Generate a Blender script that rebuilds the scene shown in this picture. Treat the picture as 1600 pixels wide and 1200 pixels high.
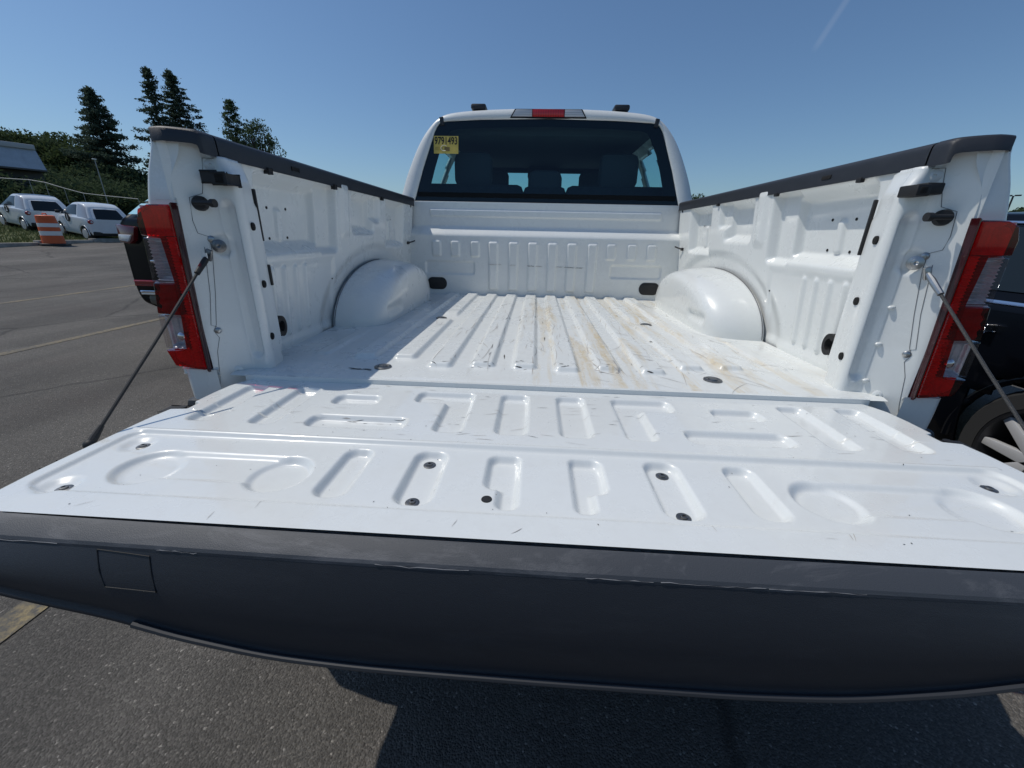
import bpy, bmesh, math, random
import numpy as np
from mathutils import Vector, Matrix
random.seed(7); rng = np.random.default_rng(7)
D = bpy.data; S = bpy.context.scene; COL = S.collection
for o in list(D.objects): D.objects.remove(o)

# ------------------------------------------------------------------ camera, light
cd = D.cameras.new('camera'); cam = D.objects.new('camera', cd); COL.objects.link(cam); S.camera = cam
Rr = Vector((0.99811665, 0.05763906, 0.02099722)); Uu = Vector((-0.03978859, 0.34776357, 0.93673762)); Ff = Vector((-0.04669061, 0.93580887, -0.34940199))
m = Matrix((Rr, Uu, -Ff)).transposed().to_4x4(); m.translation = Vector((-0.0406, -0.9608, 1.2322)); cam.matrix_world = m
cd.sensor_width = 36; cd.lens = 621.8 / 1600 * 36; cd.clip_start = 0.02; cd.clip_end = 3000
S.render.resolution_x = 1024; S.render.resolution_y = 768

TOSUN = Vector((-.33, .045, .56)).normalized()
EL = math.asin(TOSUN.z)
W = D.worlds.new('World'); S.world = W; W.use_nodes = True
nt = W.node_tree; nt.nodes.clear()
wo = nt.nodes.new('ShaderNodeOutputWorld'); bg = nt.nodes.new('ShaderNodeBackground'); sky = nt.nodes.new('ShaderNodeTexSky')
sky.sky_type = 'NISHITA'; sky.sun_disc = False; sky.sun_elevation = EL
sky.sun_rotation = math.atan2(TOSUN.x, TOSUN.y)
sky.air_density = 1.1; sky.dust_density = .8; sky.ozone_density = 3.0; sky.altitude = 100
bg.inputs['Strength'].default_value = 0.080
hs = nt.nodes.new('ShaderNodeVectorMath'); hs.operation = 'MULTIPLY'; hs.inputs[1].default_value = (.84, 1.0, 1.13); nt.links.new(sky.outputs[0], hs.inputs[0])      # cool white balance of the photograph
def skydir(px, py): return (Ff + Rr * ((px - 800) / 621.8) - Uu * ((py - 600) / 621.8)).normalized()
d1, d2 = skydir(1328, -8), skydir(1280, 66); dn = d1.cross(d2).normalized(); dm = (d1 + d2).normalized()      # faint contrail high in the sky
wtc = nt.nodes.new('ShaderNodeTexCoord')
def wdot(v):
    x = nt.nodes.new('ShaderNodeVectorMath'); x.operation = 'DOT_PRODUCT'; nt.links.new(wtc.outputs['Generated'], x.inputs[0]); x.inputs[1].default_value = v; return x.outputs['Value']
def wrange(v, a, b):
    x = nt.nodes.new('ShaderNodeMapRange'); x.interpolation_type = 'SMOOTHSTEP'; nt.links.new(v, x.inputs[0]); x.inputs[1].default_value = a; x.inputs[2].default_value = b; return x.outputs[0]
ab = nt.nodes.new('ShaderNodeMath'); ab.operation = 'ABSOLUTE'; nt.links.new(wdot(dn), ab.inputs[0])
ml = nt.nodes.new('ShaderNodeMath'); ml.operation = 'MULTIPLY'; nt.links.new(wrange(ab.outputs[0], .007, .001), ml.inputs[0]); nt.links.new(wrange(wdot(dm), .9990, .9997), ml.inputs[1])
m2 = nt.nodes.new('ShaderNodeMath'); m2.operation = 'MULTIPLY'; nt.links.new(ml.outputs[0], m2.inputs[0]); m2.inputs[1].default_value = .07
cmx = nt.nodes.new('ShaderNodeMix'); cmx.data_type = 'RGBA'; nt.links.new(m2.outputs[0], cmx.inputs['Factor']); nt.links.new(hs.outputs[0], cmx.inputs['A']); cmx.inputs['B'].default_value = (7.5, 8, 9, 1)
nt.links.new(cmx.outputs['Result'], bg.inputs['Color']); nt.links.new(bg.outputs[0], wo.inputs['Surface'])
sl = D.lights.new('sun', 'SUN'); sun = D.objects.new('sun', sl); COL.objects.link(sun)
sl.energy = 2.75; sl.angle = math.radians(.5); sl.color = (1, .95, .865)
sun.rotation_euler = TOSUN.to_track_quat('Z', 'Y').to_euler()
vs = S.view_settings; vs.view_transform = 'Standard'; vs.look = 'None'; vs.exposure = 0; vs.gamma = 1; vs.use_curve_mapping = False

# ------------------------------------------------------------------ materials
def mat(name, col, rough=.5, metal=0, coat=0, coat_rough=.05, spec=None, var=0, vscale=5, bump=0, bscale=200, trans=0, sub=None):
    M = D.materials.new(name); M.use_nodes = True; n = M.node_tree.nodes; L = M.node_tree.links
    b = n['Principled BSDF']; b.inputs['Base Color'].default_value = (*col, 1); b.inputs['Roughness'].default_value = rough
    b.inputs['Metallic'].default_value = metal; b.inputs['Coat Weight'].default_value = coat; b.inputs['Coat Roughness'].default_value = coat_rough
    b.inputs['Transmission Weight'].default_value = trans
    if spec is not None: b.inputs['Specular IOR Level'].default_value = spec
    tc = n.new('ShaderNodeTexCoord')
    if var:
        nz = n.new('ShaderNodeTexNoise'); nz.inputs['Scale'].default_value = vscale; nz.inputs['Detail'].default_value = 8; nz.inputs['Roughness'].default_value = .65
        L.new(tc.outputs['Object'], nz.inputs['Vector'])
        r = n.new('ShaderNodeValToRGB'); r.color_ramp.elements[0].position = .3; r.color_ramp.elements[1].position = .7
        r.color_ramp.elements[0].color = (*[c * (1 - var) for c in col], 1); r.color_ramp.elements[1].color = (*[min(1, c * (1 + var)) for c in col], 1)
        L.new(nz.outputs['Fac'], r.inputs[0]); L.new(r.outputs[0], b.inputs['Base Color'])
    if bump:
        nb = n.new('ShaderNodeTexNoise'); nb.inputs['Scale'].default_value = bscale; nb.inputs['Detail'].default_value = 4
        L.new(tc.outputs['Object'], nb.inputs['Vector'])
        bp = n.new('ShaderNodeBump'); bp.inputs['Strength'].default_value = bump; bp.inputs['Distance'].default_value = .002
        L.new(nb.outputs['Fac'], bp.inputs['Height']); L.new(bp.outputs[0], b.inputs['Normal'])
    return M
def N(M): return M.node_tree.nodes, M.node_tree.links, M.node_tree.nodes['Principled BSDF']
def ramp(n, pts):
    r = n.new('ShaderNodeValToRGB'); e = r.color_ramp.elements
    while len(e) < len(pts): e.new(.5)
    for k, (p, c) in enumerate(pts): e[k].position = p; e[k].color = (c, c, c, 1) if not isinstance(c, tuple) else (*c, 1)
    return r
def noise(n, L, vec, sc, det=6, rough=.6, dist=0):
    z = n.new('ShaderNodeTexNoise'); z.inputs['Scale'].default_value = sc; z.inputs['Detail'].default_value = det
    z.inputs['Roughness'].default_value = rough; z.inputs['Distortion'].default_value = dist; L.new(vec, z.inputs['Vector']); return z.outputs['Fac']
def mixc(n, L, fac, a, b, blend='MIX'):
    x = n.new('ShaderNodeMix'); x.data_type = 'RGBA'; x.blend_type = blend
    for sock, v in ((x.inputs['Factor'], fac), (x.inputs['A'], a), (x.inputs['B'], b)):
        if isinstance(v, (int, float)): sock.default_value = v
        elif isinstance(v, tuple): sock.default_value = (*v, 1)
        else: L.new(v, sock)
    return x.outputs['Result']
def mth(n, L, op, a, b=0.0):
    x = n.new('ShaderNodeMath'); x.operation = op; x.use_clamp = False
    for sock, v in ((x.inputs[0], a), (x.inputs[1], b)):
        if isinstance(v, (int, float)): sock.default_value = v
        else: L.new(v, sock)
    return x.outputs[0]
def mapping(n, L, sc, vec):
    mp = n.new('ShaderNodeMapping'); mp.inputs['Scale'].default_value = sc; L.new(vec, mp.inputs['Vector']); return mp.outputs[0]

def paint(name, dirt=.25, stains=False, col=(.735, .755, .74)):
    M = mat(name, col, rough=.32, coat=.6, coat_rough=.06); n, L, b = N(M)
    tc = n.new('ShaderNodeTexCoord'); v = tc.outputs['Object']
    f1 = ramp(n, [(.42, 0), (.75, 1)]); L.new(noise(n, L, v, 6, 10, .7), f1.inputs[0])
    f2 = ramp(n, [(.5, 0), (.8, 1)]); L.new(noise(n, L, v, 45, 6, .7), f2.inputs[0])
    d = mth(n, L, 'MULTIPLY', f1.outputs[0], mth(n, L, 'MULTIPLY_ADD', f2.outputs[0], .6)); 
    d = mth(n, L, 'MULTIPLY', mth(n, L, 'ADD', mth(n, L, 'MULTIPLY', f1.outputs[0], .55), mth(n, L, 'MULTIPLY', f2.outputs[0], .45)), dirt)
    c = mixc(n, L, d, col, (.50, .49, .45))
    if stains:
        # rust-yellow water stains lying in the grooves right of centre, grey scuffing along the ribs
        sp = n.new('ShaderNodeSeparateXYZ'); L.new(v, sp.inputs[0])
        mx = n.new('ShaderNodeMapRange'); mx.interpolation_type = 'SMOOTHSTEP'; L.new(sp.outputs['X'], mx.inputs[0])
        mx.inputs[1].default_value = -.16; mx.inputs[2].default_value = .06
        my = n.new('ShaderNodeMapRange'); my.interpolation_type = 'SMOOTHSTEP'; L.new(sp.outputs['X'], my.inputs[0])
        my.inputs[1].default_value = .95; my.inputs[2].default_value = .45
        st = ramp(n, [(.49, 0), (.58, .55), (.70, 1)]); L.new(noise(n, L, mapping(n, L, (17, 1.5, 1), v), 1.0, 8, .66, .35), st.inputs[0])
        fn = ramp(n, [(.34, .15), (.62, 1)]); L.new(noise(n, L, mapping(n, L, (34, 9, 1), v), 1.6, 10, .75, .5), fn.inputs[0])
        k = mth(n, L, 'MULTIPLY', mth(n, L, 'MULTIPLY', mth(n, L, 'MULTIPLY', st.outputs[0], fn.outputs[0]), mx.outputs[0]), my.outputs[0])
        c = mixc(n, L, mth(n, L, 'MULTIPLY', k, .85), c, (.58, .40, .13))
        sc = ramp(n, [(.60, 0), (.74, 1)]); L.new(noise(n, L, mapping(n, L, (30, 4, 1), v), 1.2, 8, .7, .6), sc.inputs[0])
        c = mixc(n, L, mth(n, L, 'MULTIPLY', sc.outputs[0], .35), c, (.40, .37, .32))
    L.new(c, b.inputs['Base Color'])
    rr = ramp(n, [(0, .24), (1, .55)]); L.new(f1.outputs[0], rr.inputs[0]); L.new(rr.outputs[0], b.inputs['Roughness'])
    if stains: b.inputs['Coat Weight'].default_value = .15; b.inputs['Roughness'].default_value = .5
    return M
WHITE = paint('white_paint', .22); WHITE_TG = paint('white_paint_tailgate', .30); WHITE_FLOOR = paint('white_paint_worn', .5, True)
def plastic(name, col, rough, scuff):
    M = mat(name, col, rough=rough, bump=.25, bscale=900); n, L, b = N(M); tc = n.new('ShaderNodeTexCoord'); v = tc.outputs['Object']
    f = ramp(n, [(.5, 0), (.78, 1)]); L.new(noise(n, L, mapping(n, L, (3, 9, 14), v), 2.2, 10, .72, .8), f.inputs[0])
    L.new(mixc(n, L, mth(n, L, 'MULTIPLY', f.outputs[0], scuff), col, (.20, .20, .21)), b.inputs['Base Color']); return M
TRIM = plastic('black_textured_plastic', (.020, .023, .030), .50, .06)
LIP = plastic('scuffed_grey_lip', (.046, .051, .060), .58, .6)
RUBBER = mat('black_rubber', (.012, .012, .013), .6)
HOLE = mat('dark_cavity', (.004, .004, .004), .9)
STEEL = mat('steel', (.45, .45, .44), .35, 1, var=.2, vscale=60)
DSTEEL = mat('dark_steel', (.20, .20, .20), .4, .9, var=.3, vscale=80)
CHROME = mat('chrome', (.8, .8, .82), .12, 1)
SEAM = mat('dark_seam', (.16, .165, .17), .8)  # dark grey of the sheet seams
SCUFF = mat('scuff_mark', (.05, .048, .045), .8)
SCUFF2 = mat('faint_scuff_mark', (.42, .40, .37), .8)
def lens(name, col, rough, lo, sc, axis, bs=.12):
    M = mat(name, col, rough, coat=.5, coat_rough=.05); n, L, b = N(M); tc = n.new('ShaderNodeTexCoord')
    w = n.new('ShaderNodeTexWave'); w.bands_direction = axis; w.inputs['Scale'].default_value = sc; w.inputs['Distortion'].default_value = .4
    L.new(tc.outputs['Object'], w.inputs['Vector'])
    L.new(mixc(n, L, w.outputs['Fac'], tuple(c * lo for c in col), tuple(min(1, c * 1.15) for c in col)), b.inputs['Base Color'])
    bp = n.new('ShaderNodeBump'); bp.inputs['Strength'].default_value = bs; bp.inputs['Distance'].default_value = .003
    L.new(w.outputs['Fac'], bp.inputs['Height']); L.new(bp.outputs[0], b.inputs['Normal']); return M
REDL = lens('red_lens', (.50, .011, .015), .24, .80, 22, 'X', .05); REDD = mat('deep_red_lens', (.26, .008, .012), .2, coat=.7)
CLEARL = lens('clear_lens', (.50, .51, .53), .2, .86, 30, 'Z', .06); REDH = mat('dark_red_housing', (.035, .004, .006), .2, coat=.8)
def glass(name, tint, gl=.04):
    M = D.materials.new(name); M.use_nodes = True; n = M.node_tree.nodes; L = M.node_tree.links; n.clear()
    o = n.new('ShaderNodeOutputMaterial'); t = n.new('ShaderNodeBsdfTransparent'); t.inputs[0].default_value = (*tint, 1)
    g = n.new('ShaderNodeBsdfGlossy'); g.inputs['Roughness'].default_value = .02; g.inputs['Color'].default_value = (.9, .95, 1, 1)
    lw = n.new('ShaderNodeLayerWeight'); pw = n.new('ShaderNodeMath'); pw.operation = 'POWER'; pw.inputs[1].default_value = 5; L.new(lw.outputs['Facing'], pw.inputs[0])
    f = n.new('ShaderNodeMath'); f.operation = 'MULTIPLY_ADD'; f.inputs[1].default_value = .9; f.inputs[2].default_value = gl; L.new(pw.outputs[0], f.inputs[0]); x = n.new('ShaderNodeMixShader')
    L.new(f.outputs[0], x.inputs[0]); L.new(t.outputs[0], x.inputs[1]); L.new(g.outputs[0], x.inputs[2]); L.new(x.outputs[0], o.inputs['Surface']); return M
GLASS_R = glass('tinted_rear_glass', (.52, .74, .75)); GLASS_S = glass('green_side_glass', (.72, .94, .93))
DGLASS = mat('dark_car_glass', (.010, .015, .018), .08, spec=.35)
FRIT = mat('black_frit', (.004, .005, .006), .5, spec=.15)
FABRIC = mat('dark_seat_fabric', (.030, .034, .042), .9, var=.2, vscale=30); HEAD = mat('grey_headrest_fabric', (.05, .056, .066), .9)
INTER = mat('interior_trim', (.028, .03, .033), .8)
YEL = mat('yellow_sticker_paper', (.62, .47, .10), .6, var=.1, vscale=30); INK = mat('black_ink', (.01, .01, .01), .7); PALEINK = mat('pale_print', (.75, .72, .55), .7)
TYRE = mat('tyre_rubber', (.018, .018, .018), .85, bump=.5, bscale=300)
RIM = mat('silver_rim', (.62, .62, .63), .35, .35)

# ------------------------------------------------------------------ builders
def setp(o, label=None, cat=None, group=None, kind=None):
    if label: o['label'] = label
    if cat: o['category'] = cat
    if group: o['group'] = group
    if kind: o['kind'] = kind
    return o
def mesh_obj(name, me, mt=None, parent=None, smooth=False, sharp=None):
    o = D.objects.new(name, me); COL.objects.link(o)
    if mt is not None: me.materials.append(mt)
    if smooth:
        me.polygons.foreach_set('use_smooth', [True] * len(me.polygons))
        if sharp: me.set_sharp_from_angle(angle=math.radians(sharp))
    if parent: o.parent = parent
    return o
def empty(name, loc=(0, 0, 0), rz=0, rx=0):
    o = D.objects.new(name, None); COL.objects.link(o); o.location = loc; o.rotation_euler = (rx, 0, rz); o.empty_display_size = .2; return o
def grid_mesh(name, X, Y, Z, flip=False, keep=None, uvw=None):
    nv, nu = X.shape; V = np.stack([X, Y, Z], -1).reshape(-1, 3)
    i = np.arange(nv * nu).reshape(nv, nu); a, b, c, d = i[:-1, :-1].ravel(), i[:-1, 1:].ravel(), i[1:, 1:].ravel(), i[1:, :-1].ravel()
    F = np.stack([a, d, c, b] if flip else [a, b, c, d], -1)
    if keep is not None: F = F[keep.ravel()]
    me = D.meshes.new(name); me.vertices.add(len(V)); me.vertices.foreach_set('co', V.astype(np.float32).ravel())
    me.loops.add(F.size); me.loops.foreach_set('vertex_index', F.astype(np.int32).ravel())
    me.polygons.add(len(F)); me.polygons.foreach_set('loop_start', np.arange(0, F.size, 4, dtype=np.int32)); me.polygons.foreach_set('loop_total', np.full(len(F), 4, np.int32))
    me.update(calc_edges=True); me.validate(); return me
def grid(name, X, Y, Z, mt, parent=None, flip=False, keep=None, smooth=True, thick=0, sharp=None):
    o = mesh_obj(name, grid_mesh(name, X, Y, Z, flip, keep), mt, parent, smooth, sharp)
    if thick:
        md = o.modifiers.new('thickness', 'SOLIDIFY'); md.thickness = thick; md.offset = -1
    return o
def tris_obj(name, V, F, mt, parent=None, smooth=False):
    V = np.asarray(V, np.float32); F = np.asarray(F, np.int32); k = F.shape[1]
    me = D.meshes.new(name); me.vertices.add(len(V)); me.vertices.foreach_set('co', V.ravel())
    me.loops.add(F.size); me.loops.foreach_set('vertex_index', F.ravel()); me.polygons.add(len(F))
    me.polygons.foreach_set('loop_start', np.arange(0, F.size, k, dtype=np.int32)); me.polygons.foreach_set('loop_total', np.full(len(F), k, np.int32))
    me.update(calc_edges=True); return mesh_obj(name, me, mt, parent, smooth)
class MB:
    def __init__(s): s.b = bmesh.new()
    def box(s, x0, x1, y0, y1, z0, z1, bev=0, M=None):
        r = bmesh.ops.create_cube(s.b, size=1); vs_ = r['verts']
        for v in vs_: v.co = Vector((x0 + (v.co.x + .5) * (x1 - x0), y0 + (v.co.y + .5) * (y1 - y0), z0 + (v.co.z + .5) * (z1 - z0)))
        if M: bmesh.ops.transform(s.b, matrix=M, verts=vs_)
        if bev:
            es = {e for v in vs_ for e in v.link_edges}
            bmesh.ops.bevel(s.b, geom=list(es), offset=bev, segments=2, affect='EDGES', profile=.5)
        return s
    def cyl(s, p, q, r, r2=None, n=16):
        p, q = Vector(p), Vector(q); d = q - p
        Mx = Matrix.Translation((p + q) / 2) @ d.to_track_quat('Z', 'Y').to_matrix().to_4x4()
        bmesh.ops.create_cone(s.b, cap_ends=True, segments=n, radius1=r, radius2=r if r2 is None else r2, depth=d.length, matrix=Mx); return s
    def ball(s, c, r, sc=(1, 1, 1), n=12):
        bmesh.ops.create_uvsphere(s.b, u_segments=n, v_segments=max(6, n // 2), radius=1, matrix=Matrix.Translation(c) @ Matrix.Diagonal((r * sc[0], r * sc[1], r * sc[2], 1))); return s
    def tube(s, pts, r, n=8):
        pts = [Vector(p) for p in pts]; rings = []
        for k, p in enumerate(pts):
            d = (pts[min(k + 1, len(pts) - 1)] - pts[max(k - 1, 0)]).normalized()
            ref = Vector((0, 0, 1)) if abs(d.z) < .9 else Vector((1, 0, 0)); a = d.cross(ref).normalized(); c = d.cross(a)
            rr = float(r[k] if isinstance(r, (list, tuple)) else r)
            rings.append([s.b.verts.new(p + rr * (math.cos(2 * math.pi * j / n) * a + math.sin(2 * math.pi * j / n) * c)) for j in range(n)])
        for A, B in zip(rings, rings[1:]):
            for j in range(n): s.b.faces.new((A[j], A[(j + 1) % n], B[(j + 1) % n], B[j]))
        s.b.faces.new(rings[0]); s.b.faces.new(rings[-1][::-1]); return s
    def prism(s, poly, f0, f1, bev=0):
        A = [s.b.verts.new(f0(p)) for p in poly]; B = [s.b.verts.new(f1(p)) for p in poly]; n = len(poly)
        fs = [s.b.faces.new(A), s.b.faces.new(B[::-1])]
        for j in range(n): fs.append(s.b.faces.new((A[j], B[j], B[(j + 1) % n], A[(j + 1) % n])))
        if bev:
            bmesh.ops.bevel(s.b, geom=list({e for f in fs for e in f.edges}), offset=bev, segments=2, affect='EDGES', profile=.5)
        return s
    def lathe(s, c, ax, prof, n=32):
        ax = Vector(ax).normalized(); ref = Vector((0, 0, 1)) if abs(ax.z) < .9 else Vector((1, 0, 0)); a = ax.cross(ref).normalized(); b = ax.cross(a); c = Vector(c)
        rg = [[s.b.verts.new(c + ax * h + max(r, 1e-4) * (math.cos(2 * math.pi * j / n) * a + math.sin(2 * math.pi * j / n) * b)) for j in range(n)] for (r, h) in prof]
        for A, B in zip(rg, rg[1:]):
            for j in range(n): s.b.faces.new((A[j], A[(j + 1) % n], B[(j + 1) % n], B[j]))
        return s
    def build(s, name, mt, parent=None, smooth=True, sharp=35):
        bmesh.ops.recalc_face_normals(s.b, faces=s.b.faces); me = D.meshes.new(name); s.b.to_mesh(me); s.b.free()
        return mesh_obj(name, me, mt, parent, smooth, sharp)
def sst(t): t = np.clip(t, 0, 1); return t * t * (3 - 2 * t)
def rb(x, y, x0, x1, y0, y1, r):
    cx, cy, hx, hy = (x0 + x1) / 2, (y0 + y1) / 2, (x1 - x0) / 2, (y1 - y0) / 2; r = min(r, hx, hy)
    qx, qy = np.abs(x - cx) - hx + r, np.abs(y - cy) - hy + r
    return np.hypot(np.maximum(qx, 0), np.maximum(qy, 0)) + np.minimum(np.maximum(qx, qy), 0) - r
def circ(x, y, cx, cy, r): return np.hypot(x - cx, y - cy) - r
def dep(sd, w): return sst(-sd / w)
def text_obj(name, txt, size, mt, parent, Mx, bold=0):
    cu = D.curves.new(name, 'FONT'); cu.body = txt; cu.size = size; cu.align_x = 'CENTER'; cu.align_y = 'CENTER'; cu.offset = bold
    t = D.objects.new(name + '_src', cu); COL.objects.link(t); bpy.context.view_layer.update()
    me = D.meshes.new_from_object(t.evaluated_get(bpy.context.evaluated_depsgraph_get())); D.objects.remove(t); me.transform(Mx)
    o = mesh_obj(name, me, mt, parent); me.name = name; return o

# ------------------------------------------------------------------ ground
def terr(x, y):
    s = (-np.asarray(x, float) + np.asarray(y, float)) * .7071
    return np.where(s < 5, 0, np.where(s < 25, .0015 * np.clip(s - 5, 0, 20) ** 2, .6))
def asphalt():
    M = mat('asphalt', (.06, .058, .055), .88); n, L, b = N(M); tc = n.new('ShaderNodeTexCoord'); v = tc.outputs['Object']
    big = ramp(n, [(.3, (.070, .064, .057)), (.7, (.118, .109, .097))]); L.new(noise(n, L, v, .55, 6, .6), big.inputs[0])
    st = noise(n, L, mapping(n, L, (1.1, .16, 1), v), .9, 6, .62, .3); sr = ramp(n, [(.4, .8), (.65, 1.22)]); L.new(st, sr.inputs[0])
    c = mixc(n, L, 1.0, big.outputs[0], sr.outputs[0], 'MULTIPLY')
    vo = n.new('ShaderNodeTexVoronoi'); vo.inputs['Scale'].default_value = 185; L.new(v, vo.inputs['Vector'])
    sep = n.new('ShaderNodeSeparateColor'); L.new(vo.outputs['Color'], sep.inputs[0])
    ag = ramp(n, [(0, .62), (.6, .97), (.9, 1.35), (.985, 1.55), (1, 3.6)]); L.new(sep.outputs[0], ag.inputs[0])
    c = mixc(n, L, .85, c, ag.outputs[0], 'MULTIPLY')
    fine = ramp(n, [(.3, .6), (.7, 1.35)]); L.new(noise(n, L, v, 420, 3, .7), fine.inputs[0]); c = mixc(n, L, .7, c, fine.outputs[0], 'MULTIPLY')
    ck = n.new('ShaderNodeTexVoronoi'); ck.feature = 'DISTANCE_TO_EDGE'; ck.inputs['Scale'].default_value = .42
    wv = n.new('ShaderNodeMix'); wv.data_type = 'VECTOR'; wv.inputs['Factor'].default_value = .22; L.new(v, wv.inputs['A']); nzc = n.new('ShaderNodeTexNoise'); nzc.inputs['Scale'].default_value = 1.6; nzc.inputs['Detail'].default_value = 8; L.new(v, nzc.inputs['Vector']); L.new(nzc.outputs['Color'], wv.inputs['B']); L.new(wv.outputs['Result'], ck.inputs['Vector'])
    cr = ramp(n, [(0, .35), (.004, .55), (.010, 1)]); L.new(ck.outputs['Distance'], cr.inputs[0]); c = mixc(n, L, .8, c, cr.outputs[0], 'MULTIPLY')
    oil = ramp(n, [(.60, 1), (.74, .62)]); L.new(noise(n, L, v, .75, 5, .55), oil.inputs[0]); c = mixc(n, L, 1.0, c, oil.outputs[0], 'MULTIPLY')
    red = ramp(n, [(.5, 0), (.75, .25)]); L.new(noise(n, L, v, .9, 3), red.inputs[0]); c = mixc(n, L, red.outputs[0], c, (.085, .062, .055))
    L.new(c, b.inputs['Base Color'])
    bp = n.new('ShaderNodeBump'); bp.inputs['Strength'].default_value = .85; bp.inputs['Distance'].default_value = .0045
    hh = mth(n, L, 'ADD', mth(n, L, 'MULTIPLY', vo.outputs['Distance'], -1.0), mth(n, L, 'MULTIPLY', noise(n, L, v, 60, 5, .7), 1.2))
    L.new(hh, bp.inputs['Height']); L.new(bp.outputs[0], b.inputs['Normal']); return M
ASPH = asphalt()
def axis_pts(a, b, near):
    t = np.linspace(-1, 1, 90); s = np.sign(t) * (np.abs(t) ** 3.2); return np.where(s < 0, -s * a, s * b) + 0 * near
gx = axis_pts(-900, 900, 0); gy = axis_pts(-600, 1500, 0); GX, GY = np.meshgrid(gx, gy)
setp(grid('ground', GX, GY, terr(GX, GY), ASPH), 'grey asphalt parking lot', None, None, 'structure')
def line_paint():
    M = mat('worn_yellow_paint', (.5, .36, .10), .8); n, L, b = N(M); tc = n.new('ShaderNodeTexCoord'); v = tc.outputs['Object']
    f = ramp(n, [(.43, 0), (.62, .9)]); L.new(noise(n, L, v, 34, 10, .8), f.inputs[0])
    f2 = ramp(n, [(.35, .25), (.6, 1)]); L.new(noise(n, L, v, 2.2, 4, .6), f2.inputs[0])
    L.new(mixc(n, L, mth(n, L, 'MULTIPLY', f.outputs[0], f2.outputs[0]), (.085, .080, .072), (.34, .26, .12)), b.inputs['Base Color'])
    bp = n.new('ShaderNodeBump'); bp.inputs['Strength'].default_value = .8; bp.inputs['Distance'].default_value = .005; L.new(noise(n, L, v, 110, 5, .7), bp.inputs['Height']); L.new(bp.outputs[0], b.inputs['Normal'])
    return M
LINE = line_paint()
for (x, w, y0, y1) in ((-1.72, .11, -1.2, 5.2), (-5.38, .11, .5, 6.2), (-8.62, .11, 2.5, 8.5), (5.3, .11, -.5, 6), (1.75, .11, -.3, 5.2)):
    yy = np.linspace(y0, y1, 40); LX, LY = np.meshgrid(np.array([x - w / 2, x + w / 2]), yy)
    setp(grid('parking_line', LX, LY, terr(LX, LY) + .004, LINE), 'faded yellow painted stall line on the asphalt', None, None, 'structure')

# ------------------------------------------------------------------ pickup truck
truck = setp(empty('pickup_truck', (0, 0, 0)), 'white pickup truck with its tailgate lowered and cargo bed empty', 'pickup truck')
ZF = .871; L_ = 1.626
# --- bed floor
xs = np.linspace(-.845, .845, 620); ys = np.concatenate([np.linspace(0, .10, 8), np.linspace(.105, .24, 40), np.linspace(.25, 1.63, 60)])
FX, FY = np.meshgrid(xs, ys)
def floor_h(x, y):
    h = np.zeros_like(x)
    for k, c in enumerate((-.552, -.43, -.307, -.184, -.0613, .0613, .184, .307, .43, .552)):
        y0 = .125 + (.05 if abs(c) > .4 else 0) + .012 * math.sin(k * 2.3)
        sd = rb(x, y, c - .041, c + .041, y0, 1.9, .02); h = h + .0135 * dep(sd, .016)
        if abs(abs(c) - .43) < .01: h = h - .0135 * dep(rb(x, y, c - .06, c + .06, .76, .91, .03), .025) * dep(sd, .016)
    for c in (-.70, .70): h = h + .006 * dep(rb(x, y, c - .03, c + .03, .2, .56, .02), .016)
    return h
floor_o = grid('bed_floor', FX, FY, ZF + floor_h(FX, FY) - .004 * sst((.004 - FY) / .004), WHITE_FLOOR, truck)
MB().box(-.80, .80, -.002, .04, .80, ZF - .001).build('floor_sill', WHITE, truck)
for (x, y) in ((-.465, .102), (.458, .098), (-.46, .83), (.461, .824)):
    bo = MB().lathe((x, y, ZF), (0, 0, 1), [(.024, 0), (.024, .003), (.019, .005), (.013, .003), (.012, .006), (0, .0065)], 24).build('floor_bolt', DSTEEL, floor_o)
# --- wheel housings
for sd in (-1, 1):
    a, h_, yc, Dp = .475, .238, 1.06, .197
    rr = np.concatenate([np.linspace(0, .75, 18), np.linspace(.77, .985, 44), np.linspace(.987, 1, 16)]); th = np.linspace(0, math.pi, 70)
    Rg, Tg = np.meshgrid(rr, th)
    ex = 2.15; cs, sn = np.cos(Tg), np.sin(Tg); k = (np.abs(cs) ** ex + np.abs(sn) ** ex) ** (-1 / ex)
    yy = yc - Rg * a * cs * k; zz = ZF + Rg * h_ * sn * k
    off = Dp * (1 - Rg ** 12.0) ** (1 / 1.55) * (1 - .10 * Rg ** 2 * np.clip((yy - 1.06) / .4, 0, 1))
    off = off - .014 * dep(rb(yy, zz, .68, .86, .895, .96, .03), .03) + .006 * np.sin((yy - .6) * 9) * (zz - ZF) * 4 * (1 - Rg)
    wx = .845 - (zz - ZF) * .085
    who = grid('wheel_housing', sd * (wx - off), yy, zz - .002, WHITE, truck, flip=(sd > 0))
    pts = [(sd * (.843 - (ZF + h_ * math.sin(t) * kk - ZF) * .085 - .003), yc - a * math.cos(t) * kk, ZF + h_ * math.sin(t) * kk) for t in np.linspace(.02, 3.12, 50) for kk in [(abs(math.cos(t)) ** ex + abs(math.sin(t)) ** ex) ** (-1 / ex)]]
    MB().tube(pts[:26], .0019, 6).build('housing_seam', SEAM, who)
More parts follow.
